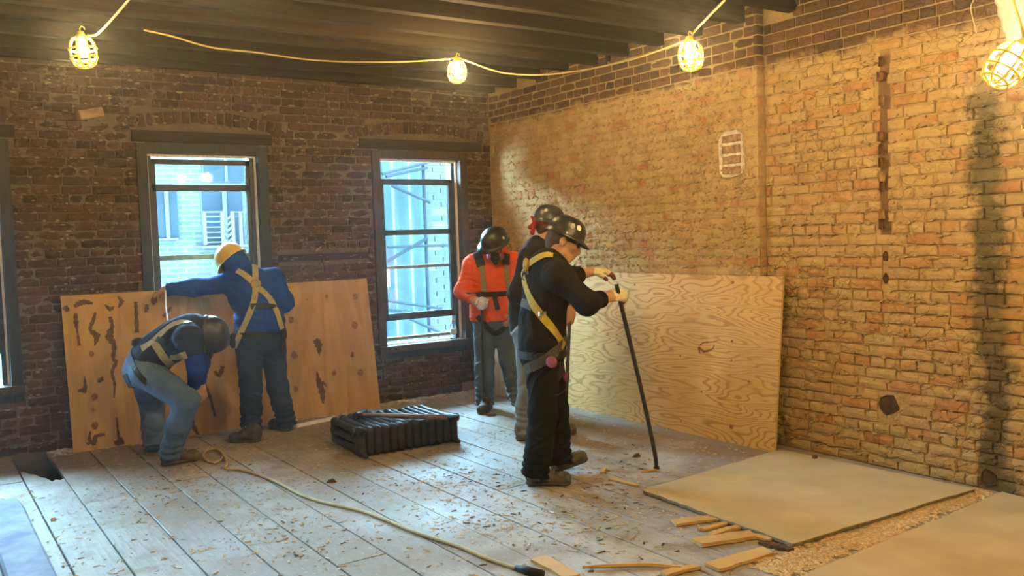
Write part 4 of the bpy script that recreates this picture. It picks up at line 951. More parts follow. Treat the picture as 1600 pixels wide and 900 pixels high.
def orth(f, u):
    f = unit(f); u = unit(u-f*(u@f)); return f, u, np.cross(u, f)     # forward, up, left
class Person:
    def __init__(s, gpt, label, facing, height_scale=1.0):
        s.g = np.array([gpt[0], gpt[1], 0.0]); s.D = s.g@HFW; s.J = {}; s.k = height_scale
        s.root = empty('person', s.g); tag(s.root, label, 'person'); s.facing = unit(facing); s.trees = []
    def P(s, px, py, d=0.0):
        r = ray(px, py); return CAM+r*((s.D+d)/(r@HFW))
    def set(s, **kw):
        for k, v in kw.items(): s.J[k] = s.P(*v)
    def L(s, p): return np.asarray(p, float)-s.g
    def lp(s, prims):
        out = []
        for p in prims:
            p = list(p); p[1] = s.L(p[1])
            if p[0] in ('cap', 'cof'): p[2] = s.L(p[2])
            out.append(tuple(p))
        return out
    def part(s, name, prims, mat, res=.006, k=.03, parent=None, world_bvh=False, **kw):
        if 'clips' in kw: kw['clips'] = [(n, c-float(np.asarray(n)@s.g)) for n, c in kw['clips']]
        if 'subs' in kw: kw['subs'] = s.lp(kw['subs'])
        me = sdf_mesh(name, s.lp(prims), res, k, **kw); o = link(name, me, mat, parent or s.root)
        if world_bvh:
            n = len(me.vertices); co = np.empty(n*3, np.float32); me.vertices.foreach_get('co', co); co = co.reshape(-1, 3)+s.g
            s.trees.append(BVHTree.FromPolygons([tuple(map(float, c)) for c in co], [tuple(p.vertices) for p in me.polygons]))
        return o
    def add(s, name, mb, mat, parent=None, smooth=True):
        mb.v = [tuple(np.asarray(p)-s.g) for p in mb.v]; return mb.build(name, mat, parent or s.root, smooth)
    # ---- bodies
    def torso(s, t=0.0, belly=1.0, hem=None):
        J = s.J; side = unit(J['shR']-J['shL']); ax = unit(J['neck']-J['waist']); fw = unit(np.cross(ax, side)); k = s.k
        hs = unit(J['hipR']-J['hipL']); fp = unit(np.cross(unit(J['waist']-J['pelvis']), hs))
        ch = J['neck']*.62+J['waist']*.38; up = J['neck']*.86+J['waist']*.14
        P = [('cap', up-fw*.005, ch, .125*k+t, .152*k+t, fw, .74), ('cap', ch, J['waist'], .152*k+t, .137*k*belly+t, fw, .78),
             ('cap', J['neck'], J['neck']*.9+J['shL']*.1, .062*k+t*.6, .062*k+t*.6),
             ('cap', J['neck']-ax*.02, J['shL'], .060*k+t, .062*k+t), ('cap', J['neck']-ax*.02, J['shR'], .060*k+t, .062*k+t)]
        Q = [('cap', J['waist'], J['pelvis'], .137*k*belly+t, .150*k+t, fp, .80)]
        return P, Q, fw, fp
    def arm(s, q, t=0.0, upto=1.0):
        J = s.J; k = s.k; a, e, w_ = J['sh'+q], J['el'+q], J['wr'+q]
        if upto < 0: return [('cof', a, a+(e-a)*-upto, .058*k+t, .056*k+t)]
        P = [('cap', a, e, .058*k+t, .045*k+t)]
        if upto > 0: P.append(('cof' if t > 0 else 'cap', e, e+(w_-e)*upto, .045*k+t, (.045+(.031-.045)*upto)*k+t*.9))
        return P
    def leg(s, q, t=0.0, ankle=.042):
        J = s.J; k = s.k; h, n, a = J['hip'+q], J['kn'+q], J['an'+q]
        return [('cap', h, n, .090*k+t, .060*k+t), ('cap', n, n*.5+a*.5, .060*k+t, .056*k+t), ('cof' if t > 0 else 'cap', n*.5+a*.5, a, .056*k+t, ankle+t)]
    def hand(s, q, d, palm, curl=(.6, .7, .5), spread=.05, t=0.0, thumb=.5):
        """d: direction of the palm, palm: direction the palm faces, fingers curl towards it"""
        w_ = s.J['wr'+q]; d = unit(d); palm = unit(palm-d*(palm@d)); side = np.cross(d, palm); k = s.k
        tside = side if q == 'R' else -side
        if hasattr(s, 'thumb_flip') and q in s.thumb_flip: tside = -tside
        pe = w_+d*.085*k; P = [('cap', w_-d*.02, w_+d*.03, .028+t, .030+t, palm, .75), ('cap', w_+d*.03, pe-d*.01, .036+t, .040+t, palm, .42)]
        fing = []
        for i in range(4):
            o = (i-1.5)*.0195*k; b = pe-tside*o*1.0-d*(.010 if i == 3 else .004 if i == 0 else 0)
            ln = (.040, .045, .042, .033)[i]*k; cur = b; ang = 0.0; sp = -o*spread*20
            for j, (f_, r0, r1) in enumerate(((1, .0100, .0092), (.68, .0092, .0085), (.52, .0085, .0072))):
                ang += curl[j]; dd = unit(d*math.cos(ang)+palm*math.sin(ang)+tside*sp*.15); nx = cur+dd*ln*f_
                fing.append(('cap', cur, nx, r0+t, r1+t)); cur = nx
        tb = w_+d*.028+tside*.024; a = unit(tside*.75+d*.75+palm*.35); b = unit(d*.8+palm*thumb+tside*.15)
        fing += [('cap', tb, tb+a*.038, .0135+t, .0120+t), ('cap', tb+a*.038, tb+a*.038+b*.032, .0120+t, .0100+t), ('cap', tb+a*.038+b*.032, tb+a*.038+b*.032+unit(b+palm*.6)*.024, .0100+t, .0082+t)]
        return P, fing
    def head_prims(s, f, u):
        f, u, l = orth(f, u); c = s.J['head']; A = (f, l, u); k = s.k
        q = lambda x, y, z: c+(f*x+l*y+u*z)*k
        P = [('ell', q(-.008, 0, .022), (.098*k, .077*k, .100*k), A), ('ell', q(.028, 0, -.045), (.068*k, .060*k, .080*k), A), ('cap', q(.062, -.012, -.098), q(.062, .012, -.098), .022*k, .022*k),
             ('cap', q(.020, -.046, -.075), q(.058, -.020, -.100), .020*k, .018*k), ('cap', q(.020, .046, -.075), q(.058, .020, -.100), .020*k, .018*k),
             ('cap', q(.083, -.030, .022), q(.083, .030, .022), .014*k, .014*k), ('cap', q(.092, 0, .008), q(.110, 0, -.030), .009*k, .014*k),
             ('cap', q(.098, -.010, -.033), q(.098, .010, -.033), .010*k, .010*k), ('ell', q(.084, 0, -.062), (.014*k, .026*k, .009*k), A), ('ell', q(.081, 0, -.075), (.014*k, .023*k, .009*k), A),
             ('ell', q(.068, .042, -.022), (.020*k, .022*k, .018*k), A), ('ell', q(.068, -.042, -.022), (.020*k, .022*k, .018*k), A)]
        E = [('ell', q(-.008, y, -.014), (.021*k, .009*k, .029*k), A) for y in (.077, -.077)]+[('ell', q(.079, y, .002), (.012*k, .013*k, .010*k), A) for y in (.031, -.031)]
        return P, E, q
    def body(s, f, u, hands, forearm=True):
        T, Q, fw, fp = s.torso(-.004); P = T+Q+s.arm('L', -.002)+s.arm('R', -.002)+s.leg('L', -.004)+s.leg('R', -.004)
        H, E, q = s.head_prims(f, u); P += [('cap', s.J['neck'], s.J['head']-unit(u)*.06-unit(f)*.02, .060*s.k, .056*s.k)]+H
        for h in hands: P += h[0]
        for k_ in 'LR':
            an = s.J['an'+k_]; to = s.J.get('to'+k_)
            if to is not None: P.append(('cap', an, to+ZUP*.03, .040, .03))
        fine = list(E)
        for h in hands: fine += h[1]
        # one grid, the small pieces are joined last and more tightly
        me = sdf_mesh('body', s.lp(P)+s.lp(fine), .006, [.026]*len(P)+[.007]*len(fine))
        return link('body', me, M_SKIN, s.root), q
    def boot(s, q, heel, toe, mat, up=ZUP, shaft=.13, nm='boot'):
        heel, toe = np.asarray(heel, float), np.asarray(toe, float); d = unit(toe-heel); up = unit(up-d*(up@d)); an = s.J['an'+q]; L = np.linalg.norm(toe-heel); sd = np.cross(d, up)
        h0 = heel+d*.045; t0 = toe-d*.045
        P = [('cap', h0+up*.055, h0+up*.095, .043, .046), ('cap', h0+up*.05, t0*.5+h0*.5+up*.055, .044, .042), ('cap', t0*.5+h0*.5+up*.05, t0+up*.038, .044, .044, up, .85), ('cap', t0+up*.04, t0+up*.04, .046, .046, up, .85),
             ('cap', h0+up*.08, an+unit(s.J['kn'+q]-an)*(shaft-.08), .048, .054), ('cap', h0+d*.05+up*.085, h0*.55+t0*.45+up*.075, .034, .034)]
        b = s.part(nm, P, mat, .006, .02, clips=[(up, float(up@(heel+up*.018)))])
        s.part('sole', [('cap', h0+up*.014, h0*.5+t0*.5+up*.014, .048, .040, up, .42), ('cap', h0*.5+t0*.5+up*.014, t0+up*.014, .040, .050, up, .42)], M_SOLE, .006, .02, b, clips=[(up, float(up@heel)), (-up, float(-up@(heel+up*.03)))])
        mb = MB()
        for k in range(4):
            c = h0*(.50-.09*k)+t0*(.50+.09*k)+up*(.118-.009*k); c = h0+d*(.065+.022*k)+up*(.128-.013*k)
            mb.tube([c-sd*.026-up*.008, c+up*.002, c+sd*.026-up*.008], .0035, 5)
        s.add('laces', mb, M_STRAPT, b); return b
    # ---- worn things
    def hat(s, f, u, mat, up_off=.03, fwd_off=0.0, sc=1.0, stickers=(), visor=.040, band=True):
        f, u, l = orth(f, u); c = s.J['head']+u*up_off*s.k+f*fwd_off; a, b, h = .121*sc*s.k, .102*sc*s.k, .116*sc*s.k
        def surf(th, ph, o=0.0):     # th round (0 = front), ph 0 at rim .. pi/2 top
            rdg = .006*math.exp(-(math.sin(th)/.16)**2)*math.cos(ph)**.3*(1 if ph > .35 else 0)
            return c+f*(a+o)*math.cos(th)*math.cos(ph)**.82+l*(b+o)*math.sin(th)*math.cos(ph)**.82+u*((h+o)*math.sin(ph)**.92+rdg)
        n = 40; v = []; fa = []
        rows = [(ph, 0) for ph in (0, .12, .25, .4, .55, .75, .95, 1.15, 1.35, 1.5)]
        def brim(th, k):
            fr = max(0, math.cos(th))**2; o = (.010+visor*fr)*k
            return c+f*(a+o)*math.cos(th)+l*(b+o*(.5+.5*abs(math.sin(th))))*math.sin(th)-u*(.012*k+.014*fr*k)
        R_ = [[brim(2*math.pi*i/n, k) for i in range(n)] for k in (.92, 1.0)]
        R_[0] = [p-u*.006 for p in R_[0]]
        inner = [[surf(2*math.pi*i/n, ph, -.005) for i in range(n)] for ph in (1.5, 1.15, .75, .4, .1, .0)]
        rings = inner+[[brim(2*math.pi*i/n, .15)-u*.005 for i in range(n)]]+R_+[[brim(2*math.pi*i/n, .2)+u*.002 for i in range(n)]]+[[surf(2*math.pi*i/n, ph) for i in range(n)] for ph, _ in rows]
        for r in rings: v += r
        for j in range(len(rings)-1):
            for i in range(n): fa.append((j*n+i, j*n+(i+1) % n, (j+1)*n+(i+1) % n, (j+1)*n+i))
        fa += [tuple(reversed(range(n))), tuple((len(rings)-1)*n+i for i in range(n))]
        mb = MB(); mb.v = v; mb.f = fa; hat = s.add('hard_hat', mb, mat)
        if band:
            mb = MB()
            v2 = [[c+f*(a-.022)*math.cos(t)+l*(b-.022)*math.sin(t)-u*z for t in [2*math.pi*i/24 for i in range(24)]] for z in (-.01, .030)]
            v2 += [[c+f*(a-.026)*math.cos(t)+l*(b-.026)*math.sin(t)-u*z for t in [2*math.pi*i/24 for i in range(24)]] for z in (.030, -.01)]
            for r in v2: mb.v += [tuple(p) for p in r]
            for j in range(4):
                for i in range(24): mb.f.append((j*24+i, j*24+(i+1) % 24, ((j+1) % 4)*24+(i+1) % 24, ((j+1) % 4)*24+i))
            s.add('headband', mb, M_STRAPK, hat)
        for th, ph, w_, hh, m in stickers:
            mb = MB(); mb.v = [surf(th, ph, .0012)]+[surf(th+w_*math.cos(2*math.pi*i/16), ph+hh*math.sin(2*math.pi*i/16), .001) for i in range(16)]; mb.f = [(0, 1+i, 1+(i+1) % 16) for i in range(16)]
            s.add('sticker', mb, m, hat)
        return hat
    def hit(s, px, py):
        d = Vector(ray(px, py)); best = None
        for t in s.trees:
            r = t.ray_cast(Vector(CAM), d)
            if r[0] is not None and (best is None or r[3] < best[3]): best = r
        return (np.array(best[0]), np.array(best[1])) if best else None
    def ribbon(s, name, P, N, wd, th, mat, parent=None, closed=False, widths=None):
        n = len(P); mb = MB()
        for i in range(n):
            t = P[(i+1) % n]-P[i-1] if closed else P[min(i+1, n-1)]-P[max(i-1, 0)]
            t = unit(t); nn_ = unit(N[i]-t*(N[i]@t)); sd = np.cross(t, nn_); w_ = widths[i] if widths else wd
            for a, b in ((-.5, -.001), (.5, -.001), (.5, th), (-.5, th)): mb.v.append(tuple(P[i]+sd*a*w_+nn_*b))
        for i in range(n if closed else n-1):
            j = (i+1) % n
            for k in range(4): mb.f.append((i*4+(k+1) % 4, i*4+k, j*4+k, j*4+(k+1) % 4))
        if not closed: mb.f += [(0, 1, 2, 3), (n*4-1, n*4-2, n*4-3, n*4-4)]
        return s.add(name, mb, mat, parent, False)
    def strap(s, name, pts, wd, mat, th=.004, parent=None, m=6):
        P = []; N = []
        for p in spline([(x, y, 0) for x, y in pts], m):
            h = s.hit(p[0], p[1])
            if h is None: continue
            if P and np.linalg.norm(h[0]-P[-1]) < .004: continue
            if P and np.linalg.norm(h[0]-P[-1]) > .16: continue
            P.append(h[0]); N.append(h[1] if h[1]@(CAM-h[0]) > 0 else -h[1])
        if len(P) < 3: return None
        for _ in range(2):
            P = [P[0]]+[(P[i-1]+2*P[i]+P[i+1])/4 for i in range(1, len(P)-1)]+[P[-1]]; N = [N[0]]+[unit(N[i-1]+N[i]+N[i+1]) for i in range(1, len(N)-1)]+[N[-1]]
        P = [p+n_*.0045 for p, n_ in zip(P, N)]
        return s.ribbon(name, P, N, wd, th, mat, parent)
    def loop(s, name, c, axis, wd, mat, th=.004, n=40, off=.004, rmax=.30):
        """band round the body: cast outwards from c in the plane across axis"""
        axis = unit(axis); e1 = unit(np.cross(axis, (.3, .9, .2))); e2 = np.cross(axis, e1); P = []; N = []
        for i in range(n):
            a = 2*math.pi*i/n; d = e1*math.cos(a)+e2*math.sin(a); best = None
            for t in s.trees:
                r = t.ray_cast(Vector(c+d*rmax), Vector(-d), rmax)
                if r[0] is not None and (best is None or r[3] < best[3]): best = r
            if best is None: continue
            P.append(np.array(best[0])+d*off); N.append(d)
        for _ in range(2): P = [(P[i-1]+2*P[i]+P[(i+1) % len(P)])/4 for i in range(len(P))]
        return s.ribbon(name, P, N, wd, th, mat, None, True)
    def trousers(s, mat, t=.020, ankle=.052, seed=1, amp=.005, wl=.10, ext=.0):
        T, Q, fw, fp = s.torso(); J = s.J; hs = (J['hipR']+J['hipL'])/2
        P = [('cap', J['waist']*.35+J['pelvis']*.65, J['pelvis'], .143*s.k+t*.5, .152*s.k+t, fp, .80), ('cap', J['hipL'], J['hipR'], .092*s.k+t, .092*s.k+t)]
        for q in 'LR':
            L_ = s.leg(q, t, ankle); a_ = J['an'+q]; d_ = unit(a_-J['kn'+q]); l_ = list(L_[-1]); l_[2] = a_+d_*.045; P += L_[:-1]+[tuple(l_)]
            if ext: P.append(('cap', J['an'+q], J['an'+q]+unit(J['an'+q]-J['kn'+q])*ext, ankle+t, ankle+t+.004))
        return s.part('trousers', P, mat, .0065, .03, world_bvh=True, disp=wrinkles(seed, amp, wl, .006))
    def top(s, mat, t=.020, seed=1, sleeves=(1.0, 1.0), hem=.75, belly=1.0, amp=.004, wl=.10, extra=(), name='shirt', hem_at=None):
        T, Q, fw, fp = s.torso(t, belly); J = s.J
        P = T+[('cap', J['waist'], J['waist']*(1-hem)+J['pelvis']*hem, .137*s.k*belly+t, (.150*s.k*belly+t), fp, .80)]+s.arm('L', t*.9, sleeves[0])+s.arm('R', t*.9, sleeves[1])+list(extra)
        return s.part(name, P, mat, .0065, .05, world_bvh=True, disp=wrinkles(seed, amp, wl), clips=[(ZUP, float(hem_at[2]))] if hem_at is not None else [])
def seglens(p):
    J = p.J; return {k: round(float(np.linalg.norm(J[a]-J[b])), 2) for k, a, b in [(n+q, x+q, y+q) for q in 'LR' for n, x, y in (('ua', 'sh', 'el'), ('fa', 'el', 'wr'), ('th', 'hip', 'kn'), ('ca', 'kn', 'an'))]+[('sh', 'shL', 'shR'), ('tor', 'neck', 'pelvis'), ('nk', 'neck', 'head')]}
rad, RA, RANG = radiator()
# ---------------------------------------------------------------- worker in black, nearest, facing right with a pry bar
a = Person(G(850, 757), 'worker in black sweatshirt and black hard hat gripping the long pry bar', dirv(.9, .4, 0))
a.set(head=(881, 376, .0), neck=(860, 411, .0), waist=(847, 503, .0), pelvis=(847, 545, 0), shR=(874, 432, -.17), shL=(842, 426, .17),
      elR=(918, 474, -.23), wrR=(951, 463, -.02), elL=(888, 434, .27), wrL=(922, 425, .42),
      hipR=(848, 545, -.09), hipL=(850, 543, .09), knR=(848, 645, -.10), anR=(838, 733, -.07), knL=(866, 642, .10), anL=(872, 712, .10))
hf, hu = dirv(.90, .02, -.42), dirv(.40, .06, .90)
tip = G(1026, 735); gripA = a.J['wrR']+HRT*.062+ZUP*.005
hR = a.hand('R', dirv(.95, .05, .10), dirv(.2, .75, -.6), (1.0, 1.1, .8)); hL = a.hand('L', dirv(.97, .1, .06), dirv(0, .2, -1), (.35, .45, .3))
body, hq = a.body(hf, hu, [hR, hL])
hood = [('cap', a.J['neck']+dirv(-.5, -.2, .1)*.05, a.J['neck']+dirv(-.6, .3, -.1)*.07, .055, .055), ('cap', a.J['neck']+dirv(.1, -.9, .15)*.055, a.J['neck']+dirv(-.5, -.5, .05)*.06, .042, .05), ('cap', a.J['neck']+dirv(.4, -.5, -.3)*.09, a.J['neck']+dirv(.1, -.9, 0)*.06, .035, .04)]
a.top(M_BLACK, .022, 3, (.5, .62), .75, 1.05, .007, .14, hood+[('cap', a.J['hipL']+ZUP*.05, a.J['hipR']+ZUP*.05, .125, .125)], 'sweatshirt', hem_at=a.P(847, 547))
a.trousers(M_BLACK2, .026, .058, 4, .010, .17)
a.boot('R', G(822, 757), G(892, 757), M_BOOTG); a.boot('L', G(864, 741)+ZUP*.006, G(919, 737)+ZUP*.075, M_BOOTG, up=dirv(-.3, 0, 1))
hat = a.hat(hf, hu, M_HATK, .036, -.004, 1.0, [(-1.05, .55, .15, .17, M_STICK), (-1.45, .50, .14, .17, M_STICKG), (-1.60, .05, .05, .05, M_STICK)])
# cropped hair under the hat, ear side and nape
c = a.J['head']; f_, u_, l_ = orth(hf, hu)
a.part('hair', [('ell', c+f_*-.010+u_*.020, (.100, .079, .102), (f_, l_, u_)), ('cap', c-f_*.06-u_*.02, c-f_*.05-u_*.055, .052, .045)], M_HAIR, .006, .02, clips=[(unit(-f_*.9+u_*.75), float(unit(-f_*.9+u_*.75)@(c+u_*.003+f_*.010)))])
# sunglasses
mb = MB()
for sg in (-1, 1): mb.ball(c+f_*.088+l_*sg*.034+u_*.004, (.020, .020, .018), 12, 8)
gl = a.add('sunglasses', mb, M_LENS)
mb = MB(); mb.tube([c+f_*.100+l_*.02+u_*.008, c+f_*.102-l_*.02+u_*.008], .003, 6)
for sg in (-1, 1): mb.tube([c+f_*.085+l_*sg*.056+u_*.008, c+f_*.04+l_*sg*.078+u_*.004, c-f_*.01+l_*sg*.082+u_*.0], .0032, 6)
a.add('temples', mb, M_RUBBER, gl)
for q, h in (('R', hR), ('L', hL)):
    gp = [(p[0], p[1], p[2], p[3]+.005, p[4]+.005, *p[5:]) for p in h[0]]; fp_ = [(p[0], p[1], p[2], p[3]+.0035, p[4]+.0035) for p in h[1]]
    g = a.part('glove', gp+[p for i, p in enumerate(fp_) if i % 3 == 0 and i < 12]+fp_[12:14], M_GLOVE, .005, .012, disp=wrinkles(5, .0015, .03)); a.part('glove_fingertips', [p for i, p in enumerate(fp_) if i % 3 and i < 12]+fp_[14:], M_GLOVER, .005, .006, g)
a.strap('harness_strap', [(826, 398), (822, 410), (818, 424), (822, 446), (834, 476), (852, 500), (868, 521), (880, 541)], .048, M_STRAPY)
a.strap('harness_strap', [(818, 424), (826, 414), (838, 405), (852, 399), (864, 400)], .040, M_STRAPY)
a.strap('harness_strap', [(816, 428), (811, 450), (808, 470), (807, 495)], .036, M_STRAPG)
a.strap('chest_strap', [(808, 471), (820, 474), (832, 480)], .05, M_STRAPG)
a.strap('thigh_strap', [(810, 585), (822, 577), (845, 566), (865, 552), (884, 530)], .060, M_STRAPG)
a.loop('belt', a.P(847, 550), ZUP, .045, M_STRAPK)
h = a.hit(823, 430)
if h:
    d = a.add('d_ring', MB().tube([h[0]+h[1]*.012+dirv(1, 0, 0)*.020*math.cos(t)+ZUP*(.034*math.sin(t)+.0) for t in [2*math.pi*k/20 for k in range(20)]], .005, 6, True), M_STEEL)
    a.add('back_pad', MB().ball(h[0]+ZUP*.06+h[1]*.002, (.024, .016, .045), 10, 6), M_STRAPT)
h = a.hit(848, 490)
if h: a.add('strap_buckle', MB().bar(h[0]+h[1]*.010-ZUP*.012, h[0]+h[1]*.010+ZUP*.012, .05, .012), M_STEEL, None, False)
# half-mask respirator hanging at the hip
h = a.hit(857, 568) ; h2 = a.hit(876, 588)
if h and h2:
    m_ = (h[0]+h2[0])/2+h[1]*.03
    r = a.part('respirator', [('ell', m_, (.045, .045, .055)), ('cap', m_+ZUP*.03, m_-ZUP*.05, .028, .022)], M_RUBBER, .006, .02)
    for hh, rr_, tl in ((h, .034, .15), (h2, .030, 1.0)):
        n_ = unit(hh[1]+HRT*tl); e1 = unit(np.cross(n_, ZUP)); e2 = np.cross(n_, e1); Mx = np.stack([e1, e2, n_], 1)
        a.add('filter', MB().lathe([(.001, 0), (rr_*.9, 0), (rr_, .005), (rr_, .020), (rr_*.93, .025), (rr_*.3, .026), (.001, .024)], hh[0]+hh[1]*.03, 18, Mx), M_PINK, r)
    a.add('elastic_strap', MB().tube(spline([a.P(853, 580, -.17), a.P(850, 600, -.17), a.P(855, 613, -.17), a.P(870, 617, -.16), a.P(884, 608, -.15), a.P(888, 590, -.14), a.P(884, 565, -.14)], 6), .0035, 6), M_STRAPK, r)
# ---------------------------------------------------------------- worker behind him
e = Person(G(821, 684), 'worker in dark tee with red bandana under the hard hat, half hidden behind another', dirv(.85, .5, 0))
e.set(head=(857, 352, .0), neck=(843, 387, .0), waist=(824, 480, .0), pelvis=(826, 514, 0), shR=(828, 404, -.15), shL=(846, 398, .16),
      elR=(808, 458, -.16), wrR=(815, 492, .02), elL=(880, 440, .25), wrL=(892, 486, .2), hipR=(826, 516, -.09), hipL=(834, 512, .09), knR=(826, 602, -.08), anR=(820, 668, -.04), knL=(850, 600, .12), anL=(856, 662, .16))
ehf, ehu = dirv(.82, .5, -.12), dirv(.05, .0, 1)
ehR = e.hand('R', dirv(-.35, -.1, -.6), dirv(1, .2, 0), (.5, .6, .4)); ehL = e.hand('L', dirv(-.2, -.2, -.9), dirv(-.2, .9, 0), (1, 1, .7))
e.body(ehf, ehu, [ehR, ehL]); e.top(M_TEE, .022, 8, (.4, .5), .9, 1.05, .006, .14, [('cap', e.J['neck']+dirv(-.3, -.5, -.2)*.06, e.J['neck']+dirv(.3, -.5, -.2)*.06, .05, .05)], 'tee_shirt')
e.trousers(M_GREYP, .020, .05, 9, .009, .17); e.boot('R', G(806, 686), G(862, 689), M_BOOTB); e.boot('L', G(846, 676), G(900, 678), M_BOOTB)
e.hat(ehf, ehu, M_HATG, .030, 0, 1.06, [(-2.35, .62, .16, .16, M_STICKG), (-2.35, .62, .09, .09, M_STICK)])
c = e.J['head']; f_, u_, l_ = orth(ehf, ehu)
e.part('hair', [('ell', c-f_*.012+u_*.016, (.099, .079, .100), (f_, l_, u_)), ('cap', c-f_*.055-u_*.02, c-f_*.045-u_*.05, .046, .038)], M_HAIR, .006, .02, clips=[(unit(-f_*.9+u_*.6), float(unit(-f_*.9+u_*.6)@(c-f_*.01)))])
bd = e.part('bandana', [('cap', c+f_*(.106*math.cos(t0))+l_*(.087*math.sin(t0))+u_*(.004-.012*math.cos(t0)), c+f_*(.106*math.cos(t0+.42))+l_*(.087*math.sin(t0+.42))+u_*(.004-.012*math.cos(t0+.42)), .013, .013) for t0 in [k*.42 for k in range(15)]], M_RED, .006, .01)
kn_ = c-f_*.118+u_*.010
e.part('bandana_knot', [('ell', kn_, (.022, .022, .018)), ('cap', kn_, kn_+dirv(-.5, -.2, .8)*.05, .016, .010), ('cap', kn_, kn_+dirv(-.35, -.3, -1)*.085, .014, .017), ('cap', kn_, kn_+dirv(-.8, -.2, -.6)*.06, .012, .014)], M_RED, .005, .012, bd, disp=wrinkles(4, .002, .03))
# ---------------------------------------------------------------- worker in orange, facing the camera
o_ = Person((G(757, 640)+G(808, 634))/2, 'worker in safety orange shirt and olive harness standing by the right window', dirv(-.2, -1, 0))
dz = .0
o_.set(head=(774, 382, -.07), neck=(771, 404, .02), waist=(769, 466, .0), pelvis=(770, 494, 0), shR=(739, 413, 0), shL=(803, 409, .02),
       elR=(722, 455, .0), wrR=(741, 469, -.19), elL=(815, 452, .0), wrL=(806, 488, -.15), hipR=(757, 496, .0), hipL=(784, 496, .02), knR=(757, 566, -.05), anR=(757, 624, -.02), knL=(795, 562, -.02), anL=(806, 614, .03))
ohf, ohu = dirv(-.80, -.42, -.42), dirv(-.05, -.50, .86)
ohR = o_.hand('R', dirv(.5, -.3, -.35), dirv(.4, .8, 0), (1.0, 1.1, .8)); ohL = o_.hand('L', dirv(-.3, -.4, -.6), dirv(-.5, .5, 0), (.5, .6, .4))
o_.body(ohf, ohu, [ohR, ohL]); c = o_.J['head']; f_, u_, l_ = orth(ohf, ohu)
o_.top(M_ORANGE, .022, 12, (.93, .93), .85, 1.14, .006, .13, [('cap', o_.J['neck'], c-u_*.06, .072, .070), ('cap', o_.P(758, 484), o_.P(784, 484), .125, .125, dirv(0, 1, 0), .92), ('cap', o_.P(758, 502), o_.P(784, 502), .125, .125, dirv(0, 1, 0), .92)], 'orange_shirt', hem_at=o_.P(770, 500))
o_.trousers(M_JEANG, .024, .056, 13, .010, .17); o_.boot('R', G(764, 637), G(752, 648), M_BOOTD); o_.boot('L', G(802, 632), G(824, 638), M_BOOTG)
o_.part('orange_hood', [('ell', c-f_*.004+u_*.012, (.108, .088, .106), (f_, l_, u_)), ('cap', c-u_*.04-f_*.02, c-u_*.11-f_*.02, .075, .075), ('cap', c+f_*.03-u_*.07, c+f_*.02-u_*.11, .058, .06)], M_ORANGE, .006, .025, subs=[('ell', c+f_*.105-u_*.012, (.052, .060, .048), (f_, l_, u_))])
o_.hat(ohf, ohu, M_HATK, .036, 0, 1.1, [(1.9, .45, .10, .12, M_STICK)])
mb = MB()
for sg in (-1, 1): mb.tube(spline([c+l_*sg*.095+u_*.02, c+l_*sg*.085-u_*.05+f_*.02, c+l_*sg*.04-u_*.115+f_*.05, c-u_*.125+f_*.06], 5), .004, 6)
o_.add('chin_strap', mb, M_STRAPK)
rc = o_.P(774, 402, -.16); rp = o_.part('respirator', [('ell', rc, (.050, .05, .042)), ('cap', rc, rc-ZUP*.05, .03, .022)], M_RUBBER, .006, .02)
for sg in (-1, 1): o_.add('filter', MB().lathe([(.001, 0), (.028, 0), (.031, .006), (.029, .022), (.001, .024)], rc+HRT*sg*.045+ZUP*.008, 14, np.stack([unit(np.cross(dirv(sg*.9, -.4, 0), ZUP)), np.array([0, 0, 1.0]), dirv(sg*.9, -.4, 0)], 1)), M_PINK, rp)
o_.strap('harness_strap', [(749, 402), (752, 412), (755, 432), (757, 458)], .046, M_STRAPO); o_.strap('harness_strap', [(791, 401), (790, 415), (792, 435), (794, 458)], .040, M_STRAPO)
o_.strap('shoulder_pad', [(746, 397), (748, 406), (752, 416)], .075, M_STRAPK, .018); o_.strap('shoulder_pad', [(790, 397), (790, 406), (790, 414)], .065, M_STRAPK, .018)
o_.loop('chest_strap', o_.P(769, 458), ZUP, .045, M_STRAPK, off=.006); o_.strap('lanyard_tail', [(772, 460), (774, 470), (777, 484)], .04, M_STRAPK, .012)
o_.strap('thigh_strap', [(746, 494), (754, 503), (765, 515), (774, 521), (784, 516), (795, 503)], .045, M_STRAPK)
for q, h in (('R', ohR),):
    gp = [(p[0], p[1], p[2], p[3]+.005, p[4]+.005, *p[5:]) for p in h[0]]+[(p[0], p[1], p[2], p[3]+.0035, p[4]+.0035) for p in h[1]]
    o_.part('glove', gp, M_GLOVEW, .005, .008)
# ---------------------------------------------------------------- worker in blue, back to the camera
b_ = Person((G(385, 690)+G(445, 672))/2, 'worker in blue hooded sweatshirt and yellow hard hat, seen from behind', dirv(-.3, 1, 0))
b_.set(head=(366, 411, .10), neck=(385, 435, .04), waist=(404, 492, .0), pelvis=(406, 524, 0), shL=(359, 442, .05), shR=(428, 437, .05),
       elL=(304, 449, .06), wrL=(259, 453, .02), elR=(445, 472, .02), wrR=(428, 474, .26), hipL=(389, 527, -.06), hipR=(424, 525, .06), knL=(392, 607, -.12), anL=(392, 672, -.15), knR=(434, 604, .14), anR=(447, 656, .17))
bhf, bhu = dirv(-.55, .62, -.55), dirv(-.52, .02, .86)
bhL = b_.hand('L', dirv(-.85, .05, -.30), dirv(-.35, .25, -1), (.5, .55, .4)); bhR = b_.hand('R', dirv(-.7, .6, 0), dirv(-.5, .3, -.5), (.8, .8, .5))
b_.body(bhf, bhu, [bhL, bhR]); c = b_.J['head']; f_, u_, l_ = orth(bhf, bhu)
